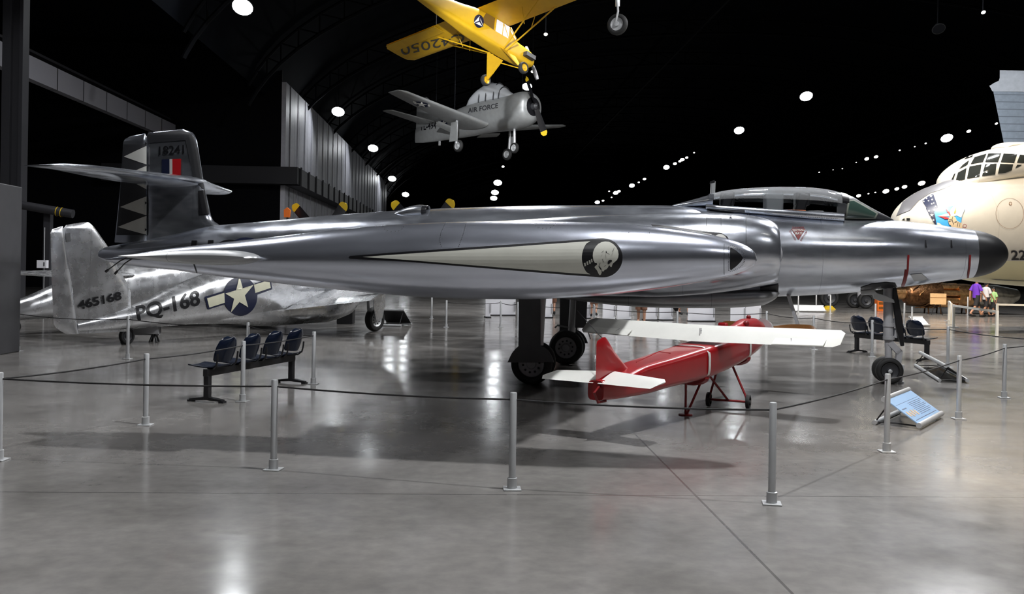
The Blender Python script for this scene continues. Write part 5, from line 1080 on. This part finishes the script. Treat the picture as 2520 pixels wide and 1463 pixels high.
# orange marker among the propellers of the twin fighter and its ladder
q = at(706, 524, 34); t = empty('orange_marker_post', (q.x, q.y, 0), 'orange pointed marker on a post seen left of a yellow propeller tip', 'marker')
mb = MB(); mb.plate([(-.10, 0, q.z - .16), (.10, 0, q.z - .16), (.11, 0, q.z + .1), (0, 0, q.z + .19), (-.11, 0, q.z + .1)], (0, .12, 0)); mb.build('marker_head', M['orange'], t); MB().tube([(0, .06, 0), (0, .06, q.z - .15)], .03, 8).build('post', M['bench'], t)
q = at(105, 650, 31); t = empty('meter_box', (q.x, q.y, 0), 'small white box on a thin pole behind the fighter tail', 'box')
mb = MB(); a = at(97, 660, 31); b = at(121, 641, 31); mb.box((0, 0, (a.z + b.z) / 2), (b.x - a.x, .15, b.z - a.z)); mb.build('case', M['panelwhite'], t); MB().tube([(0, .1, 0), (0, .1, at(110, 560, 31).z)], .012, 6).build('pole', M['steel'], t); MB().box((.08, -.08, (a.z + b.z) / 2), (.03, .02, .12)).build('slot', M['black'], t)
a, b = at(40, 503, 36), at(180, 527, 36); pp = MB().tube([a, b], .16, 14).build('roof_boom', M['column']); tag(pp, 'dark horizontal pipe beside the grey partition with a yellow clip', 'pipe')
q = at(147, 522, 36); mb = MB(); mb.lathe([(-.10, .17), (-.10, .18), (-.07, .18)], q, b - a, 14); mb.lathe([(.07, .17), (.07, .18), (.10, .18)], q, b - a, 14); mb.build('clip', M['tipyellow'], pp)
pp2 = MB().box(((a + b) / 2 + Vector((0, .3, -(a.z + b.z) / 4)))[:], (.25, .25, (a.z + b.z) / 2 - .2)).build('pipe_support', M['column'], pp)
q = ground(851, 797); o = MB().box((0, 0, .32), (.5, .5, .64)).build('equipment_case', M['bench'], bevel=.02); o.location = q; tag(o, 'black case on the floor under the fighter radiator scoop', 'case')
q = ground(2166, 766); o = MB().box((0, 0, .38), (.42, .42, .76)).build('tool_crate', M['orange'], bevel=.02); o.location = q; tag(o, 'orange crate on the floor just behind the jet nose strut', 'crate')
for i_ in range(3): MB().box((0, -.212, .16 + i_ * .22), (.3, .01, .12)).build('crate_slot', M['wood'], o)
q = ground(2040, 762); mb = MB(); mb.plate([(-.3, -.15, 0), (.3, -.15, 0), (.12, -.15, .18), (-.12, -.15, .18)], (0, .3, 0)); o = mb.build('wheel_chock', M['tipyellow']); o.location = q; tag(o, 'yellow wheel chock in front of the far bomber wheel', 'chock')
# ------------------------------------------------------------------ visitors
def person(loc, yaw, h, shirt, shorts, label, stride=.28, hair='black', arm=.15):
    k = h / 1.75; t = empty('person', Matrix.Translation(loc) @ Matrix.Rotation(yaw, 4, 'Z') @ Matrix.Scale(k, 4), label, 'person', 'visitors')
    # x forward, y left ; one skin
    J_ = {'pel': (0, 0, .95, .13, .10), 'belly': (0, 0, 1.10, .13, .10), 'chest': (.01, 0, 1.32, .15, .11), 'neckb': (0, 0, 1.46, .06, .06), 'neck': (.01, 0, 1.52, .05, .05), 'head': (.02, 0, 1.63, .085, .10), 'top': (.02, 0, 1.70, .07, .08)}
    E_l = [('pel', 'belly'), ('belly', 'chest'), ('chest', 'neckb'), ('neckb', 'neck'), ('neck', 'head'), ('head', 'top')]
    for s_, nm in ((1, 'l'), (-1, 'r')):
        f = stride * s_
        J_.update({'hip' + nm: (.0, .09 * s_, .88, .095, .09), 'kn' + nm: (f * .45 + .04, .10 * s_, .50, .062, .062), 'an' + nm: (f - (.06 if s_ < 0 else 0), .10 * s_, .10 + (.06 if s_ < 0 else 0), .042, .042), 'toe' + nm: (f + .14, .11 * s_, .045 + (.02 if s_ < 0 else 0), .045, .035),
                   'sh' + nm: (0, .19 * s_, 1.41, .06, .06), 'el' + nm: (-f * .4 * arm / .15 - .02, .24 * s_, 1.13, .043, .043), 'wr' + nm: (-f * .7 * arm / .15 + .06, .24 * s_, .90, .030, .030), 'ha' + nm: (-f * .8 + .09, .235 * s_, .81, .035, .018)})
        E_l += [('pel', 'hip' + nm), ('hip' + nm, 'kn' + nm), ('kn' + nm, 'an' + nm), ('an' + nm, 'toe' + nm), ('chest', 'sh' + nm), ('sh' + nm, 'el' + nm), ('el' + nm, 'wr' + nm), ('wr' + nm, 'ha' + nm)]
        for j in range(5):
            b_ = J_['ha' + nm]; yo = (j - 2) * .018; ln = (.05, .085, .095, .085, .065)[j]; J_['f%d%s' % (j, nm)] = (b_[0] + (yo + (.02 if j == 0 else 0)), b_[1] - .01 * s_, b_[2] - ln, .009, .009); E_l.append(('ha' + nm, 'f%d%s' % (j, nm)))
    J_['nose'] = (.125, 0, 1.615, .014, .016); E_l.append(('head', 'nose'))
    for s_, nm in ((1, 'l'), (-1, 'r')): J_['ear' + nm] = (.01, .095 * s_, 1.62, .012, .025); E_l.append(('head', 'ear' + nm))
    nm_ = list(J_); me = bpy.data.meshes.new('body'); me.from_pydata([J_[n][:3] for n in nm_], [(nm_.index(a), nm_.index(b)) for a, b in E_l], [])
    o = bpy.data.objects.new('body', me); COL.objects.link(o); o.parent = t; me.materials.append(M['skin'])
    sk = o.modifiers.new('s', 'SKIN'); sv = me.skin_vertices[0].data
    for i, n in enumerate(nm_): sv[i].radius = J_[n][3:5]; sv[i].use_root = n == 'pel'
    o.modifiers.new('d', 'SUBSURF').levels = 1; o.modifiers['d'].render_levels = 1
    ms, mt = shirt, shorts
    hull2 = lambda rings, name, mt_: MB().loft(rings, True, False, False).build(name, mt_, t)
    el = lambda cx, cy, z, rx, ry: [(cx + rx * math.cos(2 * PI * i / 20), cy + ry * math.sin(2 * PI * i / 20), z) for i in range(20)]
    hull2([el(0, 0, .86, .145, .20), el(0, 0, 1.0, .145, .19), el(0, 0, 1.2, .145, .19), el(.01, 0, 1.36, .145, .215), el(0, 0, 1.44, .11, .20), el(0, 0, 1.49, .07, .09)], 'shirt', ms)
    for s_, nm in ((1, 'l'), (-1, 'r')):
        a, b = Vector(J_['sh' + nm][:3]), Vector(J_['el' + nm][:3]); MB().tube([a + Vector((0, -.03 * s_, .02)), a.lerp(b, .35), a.lerp(b, .85)], [.075, .078, .08], 14, cap=False).build('sleeve', ms, t)
        a, b = Vector(J_['hip' + nm][:3]), Vector(J_['kn' + nm][:3]); MB().tube([a + Vector((0, 0, .10)), a, a.lerp(b, .5), a.lerp(b, .98)], [.12, .118, .105, .10], 16, cap=False).build('shorts_leg', mt, t)
        a, b = Vector(J_['an' + nm][:3]), Vector(J_['toe' + nm][:3]); MB().tube([a + Vector((-.06, 0, -.055)), a + Vector((0, 0, -.045)), b + Vector((0, 0, .0)), b + Vector((.06, 0, -.01))], [.04, .055, .05, .03], 12).build('shoe', M['bench'], t)
    hull2([el(0, 0, .84, .13, .19), el(0, 0, .98, .135, .185)], 'waistband', mt)
    mb = MB(); mb.sphere((.0, 0, 1.66), .108, 16, sc=(1, .92, 1.05)); mb.build('hair', M['bench'], t)
    mb = MB()
    for s_ in (-1, 1): mb.sphere((.105, .035 * s_, 1.64), .012, 8)
    mb.build('eyes', M['black'], t); MB().box((.108, 0, 1.565), (.01, .05, .012)).build('mouth', M['darkred'], t)
    return t
mk = lambda n, c: mat(n, c, .8)
purple, green, blk, whi, brown = mk('purple_cloth', (.13, .03, .45)), mk('lime_cloth', (.38, .62, .25)), mk('black_cloth', (.012, .012, .015)), mk('white_cloth', (.6, .6, .62)), mk('brown_cloth', (.16, .07, .04))
fl = lambda px, py: ground(px, py)
person(fl(2402, 781), R(8), 1.72, purple, blk, 'person in a purple shirt and black shorts walking past the engine', .30)
person(fl(2426, 780), R(10), 1.55, whi, blk, 'person in a pale shirt walking just behind the purple shirt', .26)
person(fl(2445, 779), R(185), 1.30, green, blk, 'child in a lime green top and dark shorts beside the purple shirt', .10)
person(fl(1578, 800), R(-100), 1.75, whi, brown, 'visitor with bare legs standing behind the jet left of the belly blade', .08)
person(fl(1683, 776), R(-60), 1.72, brown, blk, 'visitor whose shoes show under the belly blade', .16)
person(fl(1357, 776), R(90), 1.78, brown, brown, 'visitor in brown seen between the two main wheel legs', .06)
person(fl(1461, 779), R(80), 1.70, brown, brown, 'visitor in brown just right of the far main wheel leg', .06)
